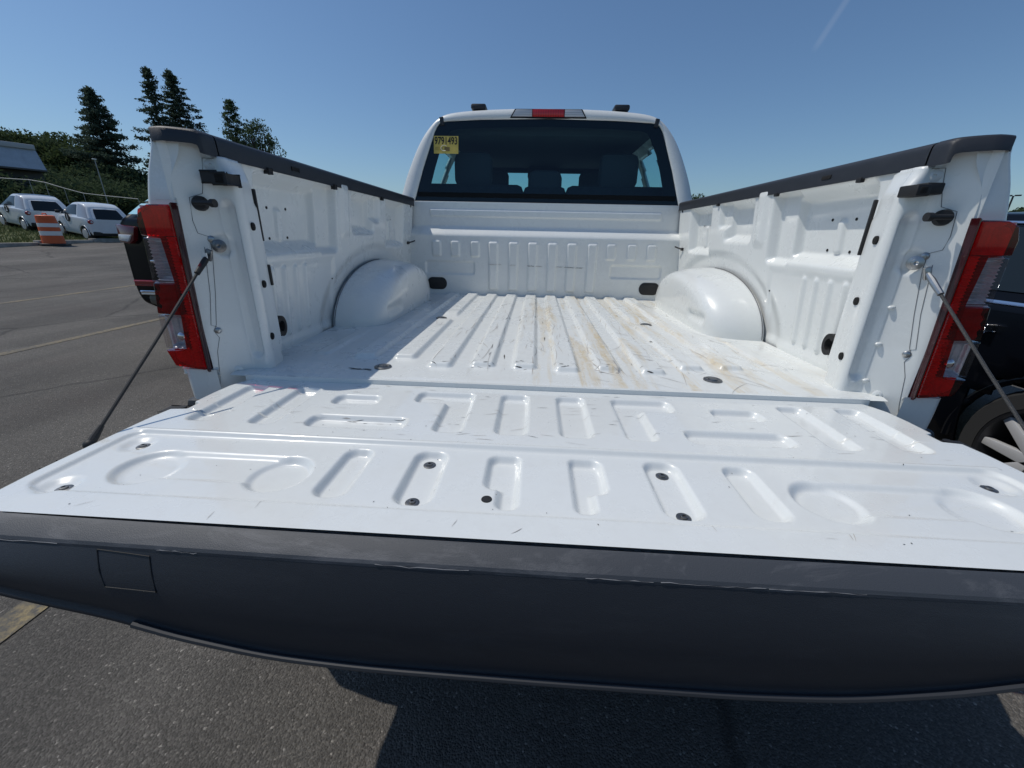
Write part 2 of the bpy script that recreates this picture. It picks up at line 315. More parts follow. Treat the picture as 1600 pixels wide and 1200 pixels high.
# --- inner side panels
def wall_off(y, z):
    o = np.zeros_like(y)
    o = np.maximum(o, .054 * dep(rb(y, z, .175, .565, 1.158, 1.392, .035), .045))
    o = np.maximum(o, .030 * dep(rb(y, z, .50, .655, 1.15, 1.405, .03), .03))
    o = np.maximum(o, .040 * dep(rb(y, z, .775, 1.03, 1.215, 1.40, .03), .045))
    o = np.maximum(o, .022 * dep(rb(y, z, .98, 1.10, 1.27, 1.405, .03), .03))
    o = np.maximum(o, .038 * dep(rb(y, z, 1.175, 1.47, 1.155, 1.40, .03), .045))
    ring = np.hypot((y - 1.06) / .60, (z - ZF) / .325) - 1
    o = o + .012 * dep(ring * .4, .055)
    for c in (.226, .288, .350, .408): o = o - .009 * dep(rb(y, z, c - .017, c + .017, .905, 1.135, .017), .014)
    # pressed I-shaped bead in the big pocket and in the front pocket
    o = o - .010 * dep(rb(y, z, .335, .375, 1.195, 1.30, .015), .012)
    o = o - .008 * dep(rb(y, z, 1.29, 1.33, 1.19, 1.30, .012), .010)
    # column flares beside the second pocket
    o = o - .010 * dep(rb(y, z, .665, .765, 1.20, 1.42, .03) , .04)
    o = o + .006 * dep(rb(y, z, .18, .62, .88, 1.15, .02), .03)
    return o
yw = np.linspace(.135, 1.64, 400); zw = np.linspace(ZF - .02, 1.405, 140); YW, ZW = np.meshgrid(yw, zw)
def wall_x(y, z): return .842 - (z - ZF) * .085 + wall_off(y, z)
for sd in (-1, 1):
    wl = grid('inner_side_panel', sd * wall_x(YW, ZW), YW, ZW, WHITE, truck, flip=(sd < 0))
    def wpt(y, z, e=.002): return Vector((sd * (float(wall_x(np.array([y]), np.array([z]))[0]) - e), y, z))
    for (y, z) in ((.308, 1.296), (.405, 1.297), (.308, 1.208), (.403, 1.210), (1.27, 1.30), (1.35, 1.30), (.60, 1.06)):
        p = wpt(y, z, 0); MB().cyl(p - Vector((sd * .0015, 0, 0)), p + Vector((sd * .01, 0, 0)), 0.0042 if y < .5 else .003, n=12).build('hole', HOLE, wl)
    p = wpt(1.545, 1.178); MB().box(-.009, .009, -.012, .012, -.008, .008, .003, Matrix.Translation(p)).tube([p, p + Vector((-sd * .02, .02, .006)), p + Vector((-sd * .03, .045, .012))], .004).build('wire_clip', RUBBER, wl)
    p = wpt(1.60, 1.385); MB().cyl(p, p + Vector((sd * .01, 0, 0)), .008, n=12).build('hole', HOLE, wl)
    # tie-down loop: black C-shaped plastic ring low on the wall
    c = Vector((sd * .803, .194, .960)); arc = np.linspace(math.radians(40), math.radians(320), 26); ring = []
    for rr_ in (.027, .0145): ring.append([(c.y - math.cos(t) * rr_ * .85, c.z + math.sin(t) * rr_ * 1.15) for t in arc])
    poly = ring[0] + ring[1][::-1]
    MB().prism(poly, lambda q: Vector((c.x - sd * .002, q[0], q[1])), lambda q: Vector((c.x + sd * .038, q[0], q[1]))).build('tie_down_loop', RUBBER, wl, smooth=False)
    # black seal strips between pillar and wall
    MB().box(-.003, .006, -.0032, .0032, -.064, .064, .002, Matrix.Translation((sd * .784 - (.008 if sd > 0 else 0), .147, 1.268))).build('seal_strip', RUBBER, wl)
    if sd < 0: MB().box(-.004, .012, -.004, .004, -.028, .028, .002, Matrix.Translation((-.786, .145, 1.115))).build('seal_strip', RUBBER, wl)
# --- front bulkhead of the bed
xf = np.linspace(-.86, .86, 500); zf_ = np.linspace(ZF - .02, 1.412, 150); XF, ZFg = np.meshgrid(xf, zf_)
def front_h(x, z):           # + = towards the camera (rear)
    ax = np.abs(x); h = .045 * sst((1.285 - z) / .065) * sst((.86 - ax) / .02)
    h = h + .006 * dep(rb(x, z, -.70, .70, 1.330, 1.378, .008), .010)
    for c in (.060, .178, .302): h = h + .011 * dep(rb(ax, z, c - .035, c + .035, .900, 1.200, .018), .016)
    for c in (.415, .538, .655): h = h + .008 * dep(rb(ax, z, c - .033, c + .033, 1.098, 1.200, .018), .014)
    h = h - .008 * dep(rb(ax, z, .415, .735, .990, 1.080, .022), .014)
    return h
fb = grid('front_bulkhead', XF, L_ - front_h(XF, ZFg) + .030, ZFg, WHITE, truck)
MB().box(-.815, .815, L_ + .0315, L_ + .06, 1.405, 1.418, .003).build('bulkhead_flange', WHITE, fb)
for x in (-.660, .670):
    poly = [(x + sx * .030 + .032 * math.cos(t), .9385 + .037 * math.sin(t)) for sx, a0 in ((1, -90), (-1, 90)) for t in np.radians(np.linspace(a0, a0 + 180, 14))]
    MB().prism(poly, lambda q: Vector((q[0], L_ - .019, q[1])), lambda q: Vector((q[0], L_ + .02, q[1])), .0015).build('drain_plug', RUBBER, fb)
for (x0, x1, z) in ((-.33, -.255, 1.062), (-.20, -.165, 1.061), (-.09, -.05, 1.058), (-.04, .0, 1.057), (.09, .125, 1.056), (.14, .20, 1.055), (.205, .25, 1.053)):
    xx = np.linspace(x0, x1, 14); P = np.stack([xx, L_ + .030 - front_h(xx, np.full_like(xx, z)) - .0012, np.full_like(xx, z) + rng.normal(0, .0012, 14)], -1)
    MB().tube([Vector(p) for p in P], [.0004 + .0014 * rng.random() for _ in P], 5).build('scuff', SCUFF if rng.random() < .6 else SCUFF2, fb)

# --- rear pillars of the bed
def catmull(P, n):
    P = [np.array(p, float) for p in P]; P = [2 * P[0] - P[1]] + P + [2 * P[-1] - P[-2]]; out = []
    for k in range(1, len(P) - 2):
        for t in np.linspace(0, 1, n, endpoint=False):
            a, b, c, d = P[k - 1:k + 3]; out.append(.5 * (2 * b + (c - a) * t + (2 * a - 5 * b + 4 * c - d) * t * t + (3 * b - a - 3 * c + d) * t ** 3))
    return np.array(out + [P[-2]])
PLAN = [(.806, .150), (.788, .142), (.778, .132), (.768, .092), (.763, .074), (.764, .063), (.771, .055), (.785, .052), (.803, .052), (.811, .050), (.818, .047), (.835, .033), (.855, .015), (.876, -.004), (.882, .0), (.884, .05)]
plan = catmull(PLAN, 8); zp = np.linspace(.80, 1.418, 94)
PX, PZ = np.meshgrid(plan[:, 0], zp); PY, _ = np.meshgrid(plan[:, 1], zp); PZ = np.where(PX < .806, np.minimum(PZ, 1.391), PZ)
def pil(px, py, pz):
    # top flares outwards under the rail, channel deepens half way up
    fl = sst((pz - 1.33) / .06); px = px + fl * .022 * sst((.81 - px) / .05)
    ch = dep(rb(px, pz, .772, .812, .90, 1.30, .02), .012); py = py + .012 * ch
    py = py + .008 * dep(rb(px, pz, .80, .84, 1.165, 1.225, .02), .012)
    return px, py
qx, qy = pil(PX, PY, PZ)
def strip_y(x): return float(np.interp(x, plan[60:105, 0], plan[60:105, 1])) if x > .813 else .051
for sd in (-1, 1):
    pl = grid('rear_pillar', sd * qx, qy, PZ, WHITE, truck, flip=(sd < 0))
    for (y, z) in ((.068, 1.240), (.068, 1.096), (.056, .956)):
        y += .028; xx = float(np.interp(y, [.072, .092, .138], [.762, .767, .776]))
        MB().lathe((sd * (xx + .001), y, z), (-sd, .16, 0), [(.0100, .0), (.0098, .0035), (.009, .004), (.0, .004)], 18).build('pillar_hole', HOLE, pl)
    # rubber bumper block with pocket
    bm_ = MB().box(sd * .780, sd * .816, .022, .055, 1.333, 1.356, .003).box(sd * .757, sd * .786, .016, .065, 1.329, 1.352, .003)
    bm_.build('rubber_bumper', RUBBER, pl)
    MB().box(sd * .764, sd * .778, .0145, .02, 1.334, 1.347, .002).build('bumper_slot', HOLE, pl)
    # latch striker: round plate with a pin
    MB().lathe((sd * .838, .030, 1.288), (-sd * .35, -1, 0), [(.0165, 0), (.0165, .010), (.014, .015), (0, .016)], 24).build('striker_plate', RUBBER, pl)
    MB().cyl((sd * .835, .004, 1.2885), (sd * .788, .002, 1.2875), .0055, n=12).cyl((sd * .792, .002, 1.2875), (sd * .782, .002, 1.2875), .009, n=14).build('striker_pin', RUBBER, pl)
    # raised boss above the bumper, small bolts
    for (x, z, r) in ((.811, 1.372, .009), (.836, 1.208, .0055), (.858, .985, .0055), (.840, .872, .008)):
        y = strip_y(x); MB().lathe((sd * x, y + .001, z), (-sd * .5, -.86, 0), [(r * 1.5, 0), (r * 1.5, .002), (r, .0045), (r * .4, .005), (r * .35, .002), (0, .002)], 16).build('panel_bolt', WHITE if r > .007 else STEEL, pl)
    # sheet seams
    for path in ([(.800, 1.386), (.822, 1.386), (.826, 1.35), (.833, 1.31), (.853, 1.30), (.856, 1.25), (.853, 1.222), (.838, 1.214), (.838, 1.18), (.848, 1.08), (.858, 1.0), (.864, .985), (.858, .966), (.866, .93), (.872, .86), (.876, .835)],
                 [(.848, 1.19), (.856, 1.08), (.866, 1.0), (.858, .995)]):
        MB().tube([(sd * x, strip_y(x) - .0005, z) for x, z in path], .0007, 5).build('seam', SEAM, pl)
    if sd > 0:
        for z in (1.09, 1.0, .905):
            MB().ball((.814, .046, z), .009, (1, .6, .55)).build('weld_tab', WHITE, pl)
    # cable anchor
    an = MB().lathe((sd * .822, .036, 1.193), (-sd * .5, -.86, 0), [(.0155, 0), (.0155, .003), (.009, .005), (.009, .010), (.0045, .011), (0, .008)], 24)
    an.box(-.008, .008, -.004, .004, -.024, .004, .003, Matrix.Translation((sd * .828, .008, 1.182)) @ Matrix.Rotation(sd * -.35, 4, 'Y')).build('cable_anchor', STEEL if sd > 0 else DSTEEL, pl)
# --- outer box sides
def outer_x(z): return np.interp(z, [.40, .55, .80, 1.0, 1.15, 1.28, 1.36, 1.41], [.945, .975, .990, .993, .985, .962, .935, .915])
yo = np.linspace(.062, 1.665, 96); zo = np.linspace(.46, 1.412, 60); YO, ZO = np.meshgrid(yo, zo)
XO = outer_x(ZO) + 0 * YO
kk = np.hypot((YO[:-1, :-1] + YO[1:, 1:]) / 2 - 1.06, (ZO[:-1, :-1] + ZO[1:, 1:]) / 2 - .40) > .46
for sd in (-1, 1):
    osd = grid('outer_side_panel', sd * XO, YO, ZO, WHITE, truck, flip=(sd > 0), keep=kk)
    MB().tube([(sd * (float(outer_x(.40 + .46 * math.sin(t))) + .003), 1.06 - .465 * math.cos(t), .40 + .465 * math.sin(t)) for t in np.linspace(.1, 3.04, 30)], .014, 8).build('arch_moulding', WHITE, osd)
    # rear corner above and below the tail lamp
    zz = np.linspace(1.283, 1.416, 14); uu = np.linspace(0, 1, 16); U, Zz = np.meshgrid(uu, zz)
    ox = outer_x(Zz); ix = .872 - .03 * sst((Zz - 1.33) / .08)
    Xc = ix + (ox - ix) * U; Yc = -.004 + .066 * np.clip((U - .70) / .30, 0, 1) ** 2.4 + .012 * (1 - U) * sst((Zz - 1.30) / .1)
    grid('rear_corner', sd * Xc, Yc, Zz, WHITE, osd, flip=(sd < 0))
    zz = np.linspace(.60, .884, 14); U, Zz = np.meshgrid(uu, zz); ox = outer_x(Zz); Xc = .868 + (ox - .868) * U; Yc = -.012 + .074 * np.clip((U - .6) / .4, 0, 1) ** 2.2 + .03 * sst((.86 - Zz) / .2) * (1 - U)
    grid('rear_corner', sd * Xc, Yc, Zz, WHITE, osd, flip=(sd < 0))
    MB().box(sd * .872, sd * .962, -.004, .06, .870, .884, .004).build('lamp_shelf', WHITE, osd); MB().box(sd * .872, sd * .914, -.002, .06, 1.283, 1.293, .003).build('lamp_shelf', WHITE, osd)
# --- black rail caps
prof = [(.792, 1.388), (.794, 1.425), (.800, 1.434), (.812, 1.438), (.86, 1.440), (.895, 1.437), (.908, 1.430), (.914, 1.418), (.914, 1.409)]
for sd in (-1, 1):
    pr_ = catmull(prof, 4); yr = np.concatenate([np.linspace(.062, 1.668, 60)])
    RX, RY = np.meshgrid(pr_[:, 0], yr); RZ, _ = np.meshgrid(pr_[:, 1], yr)
    rc = grid('rail_cap', sd * (RX + 0), RY, RZ, TRIM, truck, flip=(sd > 0))
    yr = np.array([-.012, -.011, -.005, .006, .018, .03, .05, .057, .0595]); sc = np.array([.35, .86, .95, .99, 1, 1, 1, 1, .985])
    EX, EY = np.meshgrid(pr_[:, 0], yr); EZ, _ = np.meshgrid(pr_[:, 1], yr)
    s2 = sc[:, None]; EZ = 1.392 + (EZ - 1.392) * s2 + .001; EX = .850 + (EX - .850) * (.80 + .20 * s2) + .001; EX = np.minimum(EX, .884 + .031 * np.clip((EY + .012) / .07, 0, 1) ** .7)
    grid('rail_end_cap', sd * EX, EY + .03 * np.clip((.86 - EX) / .07, 0, 1) * (1 - np.clip((EY + .012) / .07, 0, 1)), EZ, TRIM, rc, flip=(sd > 0))
    for y in (.235, .62, 1.1): MB().box(sd * .788, sd * .800, y, y + .018, 1.380, 1.392, .002).build('rail_clip', RUBBER, rc)
    MB().box(sd * .7905, sd * .7945, .36, .40, 1.404, 1.414, .001).build('stake_pocket_seam', HOLE, rc)
# --- tail lamps
def lamp_poly(pts, sd): return [(sd * x, z) for x, z in pts]
def lamp_piece(name, pts, mt, parent, sd, y0, y1, bev=.004, shrink=.0):
    return MB().prism([(sd * x, z) for x, z in pts], lambda q: Vector((q[0], y0 + (abs(q[0]) - .88) * .07, q[1])), lambda q: Vector((q[0] - sd * .0, y1, q[1])), bev).build(name, mt, parent, smooth=True, sharp=18)
REDGL = glass('red_lamp_lens', (.80, .006, .022), .035); CLRGL = glass('clear_lamp_lens', (.86, .84, .85), .05); REDGD = glass('deep_red_lamp_lens', (.48, .004, .014), .035)
REFL = mat('lamp_reflector', (.55, .55, .57), .35, .5, var=.25, vscale=40); REFLR = mat('lamp_reflector_matt', (.88, .80, .80), .6, 0, var=.2, vscale=60)
def lamp_refl(name, x0, x1, z0, z1, parent, sd, mt, nx, nz, rid, ax):
    U, Vv = np.meshgrid(np.linspace(0, 1, nx), np.linspace(0, 1, nz)); X = x0 + (x1 - x0) * U; Z = z0 + (z1 - z0) * Vv
    tri = np.abs(((Vv if ax == 'z' else U) * rid) % 1 - .5) * 2; edge = np.maximum(np.abs(U * 2 - 1), np.abs(Vv * 2 - 1))
    Y = -.022 + (X - .88) * .07 + .024 + .006 * tri - .016 * sst((edge - .72) / .28)
    grid(name, sd * X, Y, Z, mt, parent, smooth=False, flip=(sd < 0))
for sd in (-1, 1):
    lp = lamp_piece('tail_lamp', [(.868, 1.286), (.914, 1.287), (.945, 1.268), (.952, 1.19), (.962, 1.08), (.972, .98), (.965, .90), (.945, .882), (.880, .880)], REDH, truck, sd, .022, .11, .004)
    lamp_piece('lamp_bezel', [(.871, 1.287), (.8755, 1.284), (.8875, .884), (.883, .879)], REDH, lp, sd, -.020, .0, .001)
    lamp_piece('red_lens', [(.876, 1.281), (.930, 1.282), (.956, 1.272), (.967, 1.245), (.966, 1.214), (.913, 1.212), (.910, 1.112), (.918, 1.02), (.924, .940), (.938, .934), (.988, .936), (.972, .893), (.889, .886)], REDGL, lp, sd, -.024, .02, .003)
    lamp_piece('red_lens', [(.913, 1.106), (.972, 1.106), (.984, 1.030), (.920, 1.027)], REDGD, lp, sd, -.022, .02, .003)
    lamp_piece('clear_lens', [(.915, 1.209), (.966, 1.210), (.972, 1.110), (.912, 1.110)], CLRGL, lp, sd, -.022, .02, .003)
    lamp_piece('clear_lens', [(.921, 1.023), (.985, 1.026), (.988, .940), (.927, .942)], CLRGL, lp, sd, -.022, .02, .003)
    lamp_refl('reflector', .878, .964, 1.214, 1.280, lp, sd, REFLR, 41, 21, 7, 'x')
    lamp_refl('reflector', .879, .911, 1.030, 1.213, lp, sd, REFLR, 9, 101, 26, 'z')
    lamp_refl('reflector', .886, .922, .888, 1.029, lp, sd, REFLR, 9, 81, 18, 'z')
    lamp_refl('reflector', .924, .978, .889, .937, lp, sd, REFLR, 21, 11, 4, 'x')
    lamp_refl('reflector', .912, .964, 1.108, 1.212, lp, sd, REFL, 21, 121, 13, 'z')
    lamp_refl('reflector', .914, .978, 1.027, 1.107, lp, sd, REFLR, 21, 31, 4, 'z')
    lamp_refl('reflector', .922, .981, .938, 1.026, lp, sd, REFL, 31, 41, 3, 'x')
    MB().ball((sd * .952, .004, .968), .013, (1, .6, 1)).build('bulb', CHROME, lp)
# --- bumper, hitch, spare underside (seen only from aside)
bu = MB().prism([(-.97, .03), (-.965, -.05), (-.93, -.12), (-.86, -.175), (-.72, -.21), (-.4, -.225), (.4, -.225), (.72, -.21), (.86, -.175), (.93, -.12), (.965, -.05), (.97, .03)], lambda q: Vector((q[0], q[1], .50)), lambda q: Vector((q[0], q[1], .685)), .012).build('rear_bumper', mat('dark_bumper', (.05, .05, .055), .45), truck)
MB().box(-.98, .98, -.02, .05, .555, .80, .02).build('valance', TRIM, bu)
MB().box(-.45, .45, .1, 5.0, .38, .62, .02).build('chassis_frame', RUBBER, truck)
def wheel(parent, c, sd, R=.385, w=.26, rim=None, ns=6, rr=.27):
    rim = rim or RIM
    x0 = -w / 2
    t = MB().lathe(c, (sd, 0, 0), [(rr, x0), (R * .93, x0), (R, x0 + .03), (R, -x0 - .03), (R * .93, -x0), (rr, -x0)], 48).build('tyre', TYRE, parent)
    r = MB().lathe(c, (sd, 0, 0), [(rr, -x0 - .002), (rr * .95, -x0 - .004), (rr * .90, -x0 - .05), (rr * .88, x0 + .02), (0, x0 + .02)], 40).lathe(c, (sd, 0, 0), [(rr * .22, -x0 - .05), (rr * .2, -x0 - .02), (0, -x0 - .018)], 20).build('rim', mat('rim_barrel', (.06, .06, .065), .4, .8) if 'rim_barrel' not in D.materials else D.materials['rim_barrel'], parent)
    for k in range(ns):
        a = 2 * math.pi * k / ns + .35; M_ = Matrix.Translation(c) @ Matrix.Rotation(a, 4, 'X')
        MB().prism([(-.028, .03), (.028, .03), (.018, rr * .94), (-.018, rr * .94)], lambda q: M_ @ Vector((sd * (-x0 - .02 + .0 * q[1]), q[0], q[1])), lambda q: M_ @ Vector((sd * (-x0 - .05), q[0], q[1])), .004).build('spoke', rim, r)
for (y, sd) in ((1.06, -1), (1.06, 1), (4.75, -1), (4.75, 1)): 
    wp = empty('wheel', (0, 0, 0)); wp.parent = truck; wheel(wp, (sd * .845, y, .385), sd)

# --- tailgate
TZ = .858
ty = np.linspace(.012, -.545, 215); ts = np.linspace(-1, 1, 640)
def tg_w(y): return np.interp(-y, [-.012, -.002, .02, .05, .10, .155, .160, .196, .201, .24, .30, .45, .52, .545], [.775, .792, .806, .818, .822, .822, .808, .808, .842, .847, .848, .847, .841, .835])
SX, TY = np.meshgrid(ts, ty); TX = SX * tg_w(TY)
def tg_h(x, y):
    xe = x; x = x + .010; ax = np.abs(x); h = np.zeros_like(x); d1, w1 = .0125, .0125
    for (a, b, c, d) in ((.556, .622, -.252, -.040), (.693, .757, -.250, -.038)): h = h - d1 * dep(rb(ax, y, a, b, c, d, .02), w1)
    h = h - d1 * dep(rb(ax, y, .386, .502, -.136, -.074, .022), w1)
    h = h - d1 * dep(rb(ax, y, .286, .503, -.253, -.190, .024), w1)
    h = h - d1 * dep(np.minimum(rb(ax, y, .163, .232, -.252, -.036, .02), rb(ax, y, .163, .310, -.108, -.036, .022)), w1)
    h = h - d1 * dep(rb(ax, y, .030, .104, -.251, -.034, .02), w1)
    pan = rb(x, y, -.806, .806, -.495, -.298, .03); h = h - .006 * dep(pan, .010)
    h = h + .0025 * dep(rb(x, y, -.815, .815, -.302, -.290, .004), .004)
    h = h - d1 * dep(rb(ax, y, .309, .368, -.470, -.320, .024), w1)
    h = h - d1 * dep(rb(ax, y, .172, .238, -.478, -.316, .026), w1)
    h = h - d1 * dep(np.minimum(rb(ax, y, .040, .104, -.428, -.320, .022), rb(ax, y, .040, .080, -.477, -.320, .016)), w1)
    c1, c2 = circ(ax, y, .445, -.411, .056), circ(ax, y, .672, -.411, .056); bar = rb(ax, y, .445, .672, -.445, -.357, .01)
    h = h - .007 * dep(np.minimum(np.minimum(c1, c2), bar), .013) - .006 * dep(c1 + .003, .013) - .004 * dep(c2 + .003, .02)
    for (cx, cy) in ((.760, -.342), (.760, -.476)): h = h - .006 * dep(circ(ax, y, cx, cy, .032), .02)
    h = h - .03 * sst((np.abs(xe) - (tg_w(y) - .012)) / .012) ** 2 - .012 * sst((y - .002) / .010)
    return h
tg = grid('tailgate', TX, TY, TZ + tg_h(TX, TY), WHITE_TG, truck, flip=True)
setp(tg, 'lowered white tailgate with pressed recesses')
def tgz(x, y): return TZ + float(tg_h(np.array([x]), np.array([y]))[0])
MB().prism([(s * float(tg_w(np.array(-y))) * .992, -y) for s, seq in ((1, (-.010, .02, .10, .155, .20, .30, .45, .545)), (-1, (.545, .45, .30, .20, .155, .10, .02, -.010))) for y in seq],
           lambda q: Vector((q[0], q[1], TZ - .035)), lambda q: Vector((q[0] * .99, q[1], TZ - .10)), 0).build('tailgate_shell', WHITE, tg, smooth=False)
def bolt(x, y, nm='tailgate_bolt', r=.0088):
    z = tgz(x, y); MB().lathe((x, y, z), (0, 0, 1), [(r * 1.25, 0), (r * 1.25, .0012), (r, .002), (r * .62, .0018), (r * .58, .0042), (r * .3, .0045), (r * .25, .002), (0, .002)], 20).build(nm, DSTEEL, tg)
for x, y in ((-.762, -.342), (.742, -.345), (-.762, -.476), (.742, -.476), (-.217, -.347), (.197, -.346), (-.217, -.455), (.197, -.456)): bolt(x, y)
z = tgz(-.101, -.453); MB().lathe((-.101, -.453, z), (0, 0, 1), [(.0085, .0003), (.008, .0012), (0, .0014)], 18).build('rubber_plug', RUBBER, tg)
# black edge moulding: scuffed lip and deep face
bx = np.linspace(-.845, .845, 120)
BZX = np.linspace(0, .9, 400); BZZ = np.interp(BZX, [0, .25, .38, .45, .535, .565, .65, .74, .845, .9], [.676, .677, .685, .699, .716, .732, .747, .765, .792, .805]); BZZ = np.convolve(np.pad(BZZ, 20, mode='edge'), np.ones(41) / 41, 'valid'); BZZ = np.convolve(np.pad(BZZ, 10, mode='edge'), np.ones(21) / 21, 'valid')
def bow(x): return -.006 * (1 - (x / .845) ** 2)
def botz(x): 
    return float(np.interp(abs(x), BZX, BZZ))
lipP, faceP = [], []
for x in bx:
    b = bow(x); e = 1 - .2 * max(0, abs(x) / .845 - .75)
    lipP.append([(x, -.543 + b, TZ - .004), (x, -.545 + b, TZ - .001), (x, -.5465 + b, TZ + .0002), (x, -.552 + b, TZ - .001), (x, -.572 + b, TZ - .014), (x, -.5745 + b, TZ - .018), (x, -.575 + b, TZ - .022)])
    zb = botz(x); f = []
    for t in np.linspace(0, 1, 18):
        zt = TZ - .0215 + (zb + .012 - TZ + .0215) * t; f.append((x, -.5745 + b - .020 * t - .010 * math.sin(math.pi * t), zt))
    f += [(x, -.5985 + b, zb + .008), (x, -.600 + b, zb + .003), (x, -.596 + b, zb), (x, -.588 + b, zb - .001), (x, -.55, zb + .02), (x, -.42, TZ - .098)]
    faceP.append(f)
A = np.array(lipP); lipo = grid('edge_lip', A[..., 0], A[..., 1], A[..., 2], LIP, tg, flip=False, sharp=24)
A = np.array(faceP); grid('edge_moulding', A[..., 0], A[..., 1], A[..., 2], TRIM, tg, flip=False)
esc = mat('bare_scratch', (.26, .26, .27), .6); xx0 = -.84
while xx0 < .84:
    ln = rng.uniform(.02, .16); q = np.linspace(xx0, min(xx0 + ln, .843), 12)
    if rng.random() < .6: MB().tube([(x, -.5745 + bow(x) - .0003, TZ - .0185 + rng.normal(0, .0006)) for x in q], [rng.uniform(.00005, .00055) for x in q], 5).build('edge_scratch', esc, lipo)
    xx0 += ln + rng.uniform(0, .02)
MB().tube([(x, -.5995 + bow(x), botz(x) + .007) for x in np.linspace(-.56, .62, 60)], .0045, 8).build('lower_highlight_bead', mat('bead_highlight', (.026, .028, .033), .55), tg)  # added bead in a lighter tone: paints light caught on the lower rounding
fr = [(-.600, .838), (-.531, .831), (-.516, .786), (-.578, .792)]
def facepos(x, z): t = (TZ - .0215 - z) / (TZ - .0215 - botz(x) - .012); return Vector((x, -.5745 + bow(x) - .020 * t - .010 * math.sin(math.pi * t) - .0006, z))
MB().tube([facepos(*p) for p in ((-.600, .835), (-.56, .833), (-.527, .831), (-.522, .81), (-.516, .788), (-.55, .790), (-.584, .792), (-.592, .812), (-.600, .835))], .0008, 6).build('cover_groove', mat('groove_black', (.010, .011, .013), .6), tg)
for sd in (-1, 1):
    MB().box(sd * .800, sd * .868, -.197, -.160, .838, .846, .002).cyl((sd * .828, -.178, .846), (sd * .828, -.178, .853), .009, n=14).build('hinge_bracket', RUBBER, tg)
    MB().box(sd * .842, sd * .853, -.433, -.408, .822, .850, .002).build('side_slot', HOLE, tg)
    # support cable from the pillar to the tailgate edge
    a = Vector((sd * .828, .002, 1.172)); b = Vector((sd * .858, -.350, .850)); d = (b - a)
    ca = MB().tube([a + d * .10, a + d * .5 + Vector((0, 0, -.003)), a + d * .97], .0031, 8).build('support_cable', RUBBER if sd < 0 else mat('braided_cable', (.045, .045, .045), .5, .3, bump=.6, bscale=500), truck)
    MB().tube([a, a + d * .04, a + d * .12], [.005, .0072, .006], 10).build('cable_ferrule', RUBBER if sd < 0 else STEEL, ca)
    MB().tube([a + d * .92, a + d * .97, b], [.0045, .007, .007], 10).ball(b, .010).build('cable_end', RUBBER, ca)
    if sd < 0: MB().box(-.007, .007, -.001, .001, -.006, .006, 0, Matrix.Translation(a + d * .0 + Vector((-.002, -.010, .0)))).build('paper_tag', mat('white_tag', (.7, .7, .68), .7), ca)
# scuffs and scratches on tailgate and floor: thin strips lying on the sheet
def scratches(name, n, xr, yr, hfun, mt, parent, lmin, lmax, ang, wd):
    V, F = [], []
    for _ in range(n):
        x, y = rng.uniform(*xr), rng.uniform(*yr); l = rng.uniform(lmin, lmax); a = ang() ; k = 6; w = wd * rng.uniform(.4, 1.3); cv = rng.normal(0, .12)
        base = len(V); prev = None
        for j in range(k + 1):
            t = j / k - .5; px = x + l * t * math.cos(a + cv * t); py = y + l * t * math.sin(a + cv * t); ww = w * (1 - (2 * t) ** 2) * rng.uniform(.5, 1) + .0001
            nx_, ny_ = -math.sin(a), math.cos(a)
            for s_ in (-1, 1):
                vx, vy = px + nx_ * ww * s_, py + ny_ * ww * s_; V.append((vx, vy, hfun(vx, vy) + .0007))
            if j: F.append((base + 2 * j - 2, base + 2 * j - 1, base + 2 * j + 1, base + 2 * j))
    o = tris_obj(name, V, F, mt, parent); o['kind'] = 'stuff'; return o
hz = lambda: rng.normal(0, .18); an = lambda: rng.uniform(0, 3.14); al = lambda: rng.normal(1.57, .35)
scratches('scuff_marks', 26, (-.50, .55), (-.27, -.012), tgz, SCUFF, tg, .006, .030, hz, .0006)
scratches('faint_scuffs', 60, (-.70, .75), (-.28, -.01), tgz, SCUFF2, tg, .006, .05, hz, .0006)
scratches('faint_scuffs', 10, (-.78, .80), (-.54, -.49), tgz, SCUFF2, tg, .01, .03, lambda: rng.normal(1.3, .5), .0005)
scratches('specks', 60, (-.80, .80), (-.53, -.01), tgz, SCUFF, tg, .001, .0035, an, .0008)
def flz(x, y): return ZF + float(floor_h(np.array([x]), np.array([y]))[0])
al2 = lambda: rng.normal(1.57, .08)
for c in (-.307, -.184, -.0613, .0613, .184, .307):        # chipped rib ends, worst on the middle ribs
    n_ = 9 if abs(c) < .2 else 4
    scratches('rib_chips', n_, (c - .035, c + .035), (.125, .175), flz, SCUFF, floor_o, .004, .022, hz, .0012)
    scratches('rib_scuffs', n_ * 3, (c - .04, c + .04), (.15, 1.3), flz, SCUFF2, floor_o, .02, .16, al2, .0012)
scratches('scuff_marks', 9, (-.19, .02), (.2, .9), flz, SCUFF, floor_o, .02, .07, al2, .0022)
scratches('scuff_marks', 16, (-.30, .45), (.15, 1.3), flz, SCUFF, floor_o, .006, .03, al2, .0012)
scratches('specks', 70, (-.60, .75), (.03, 1.5), flz, SCUFF, floor_o, .002, .006, an, .0016)
scratches('faint_scuffs', 70, (-.55, .70), (.03, 1.5), flz, SCUFF2, floor_o, .03, .14, al, .0010)
scratches('faint_scuffs', 26, (.15, .75), (.03, .35), flz, SCUFF2, floor_o, .04, .12, lambda: rng.normal(2.5, .12), .0010)
scratches('grime_spots', 16, (-.55, -.49), (.070, .085), flz, SCUFF, floor_o, .006, .03, hz, .0022)

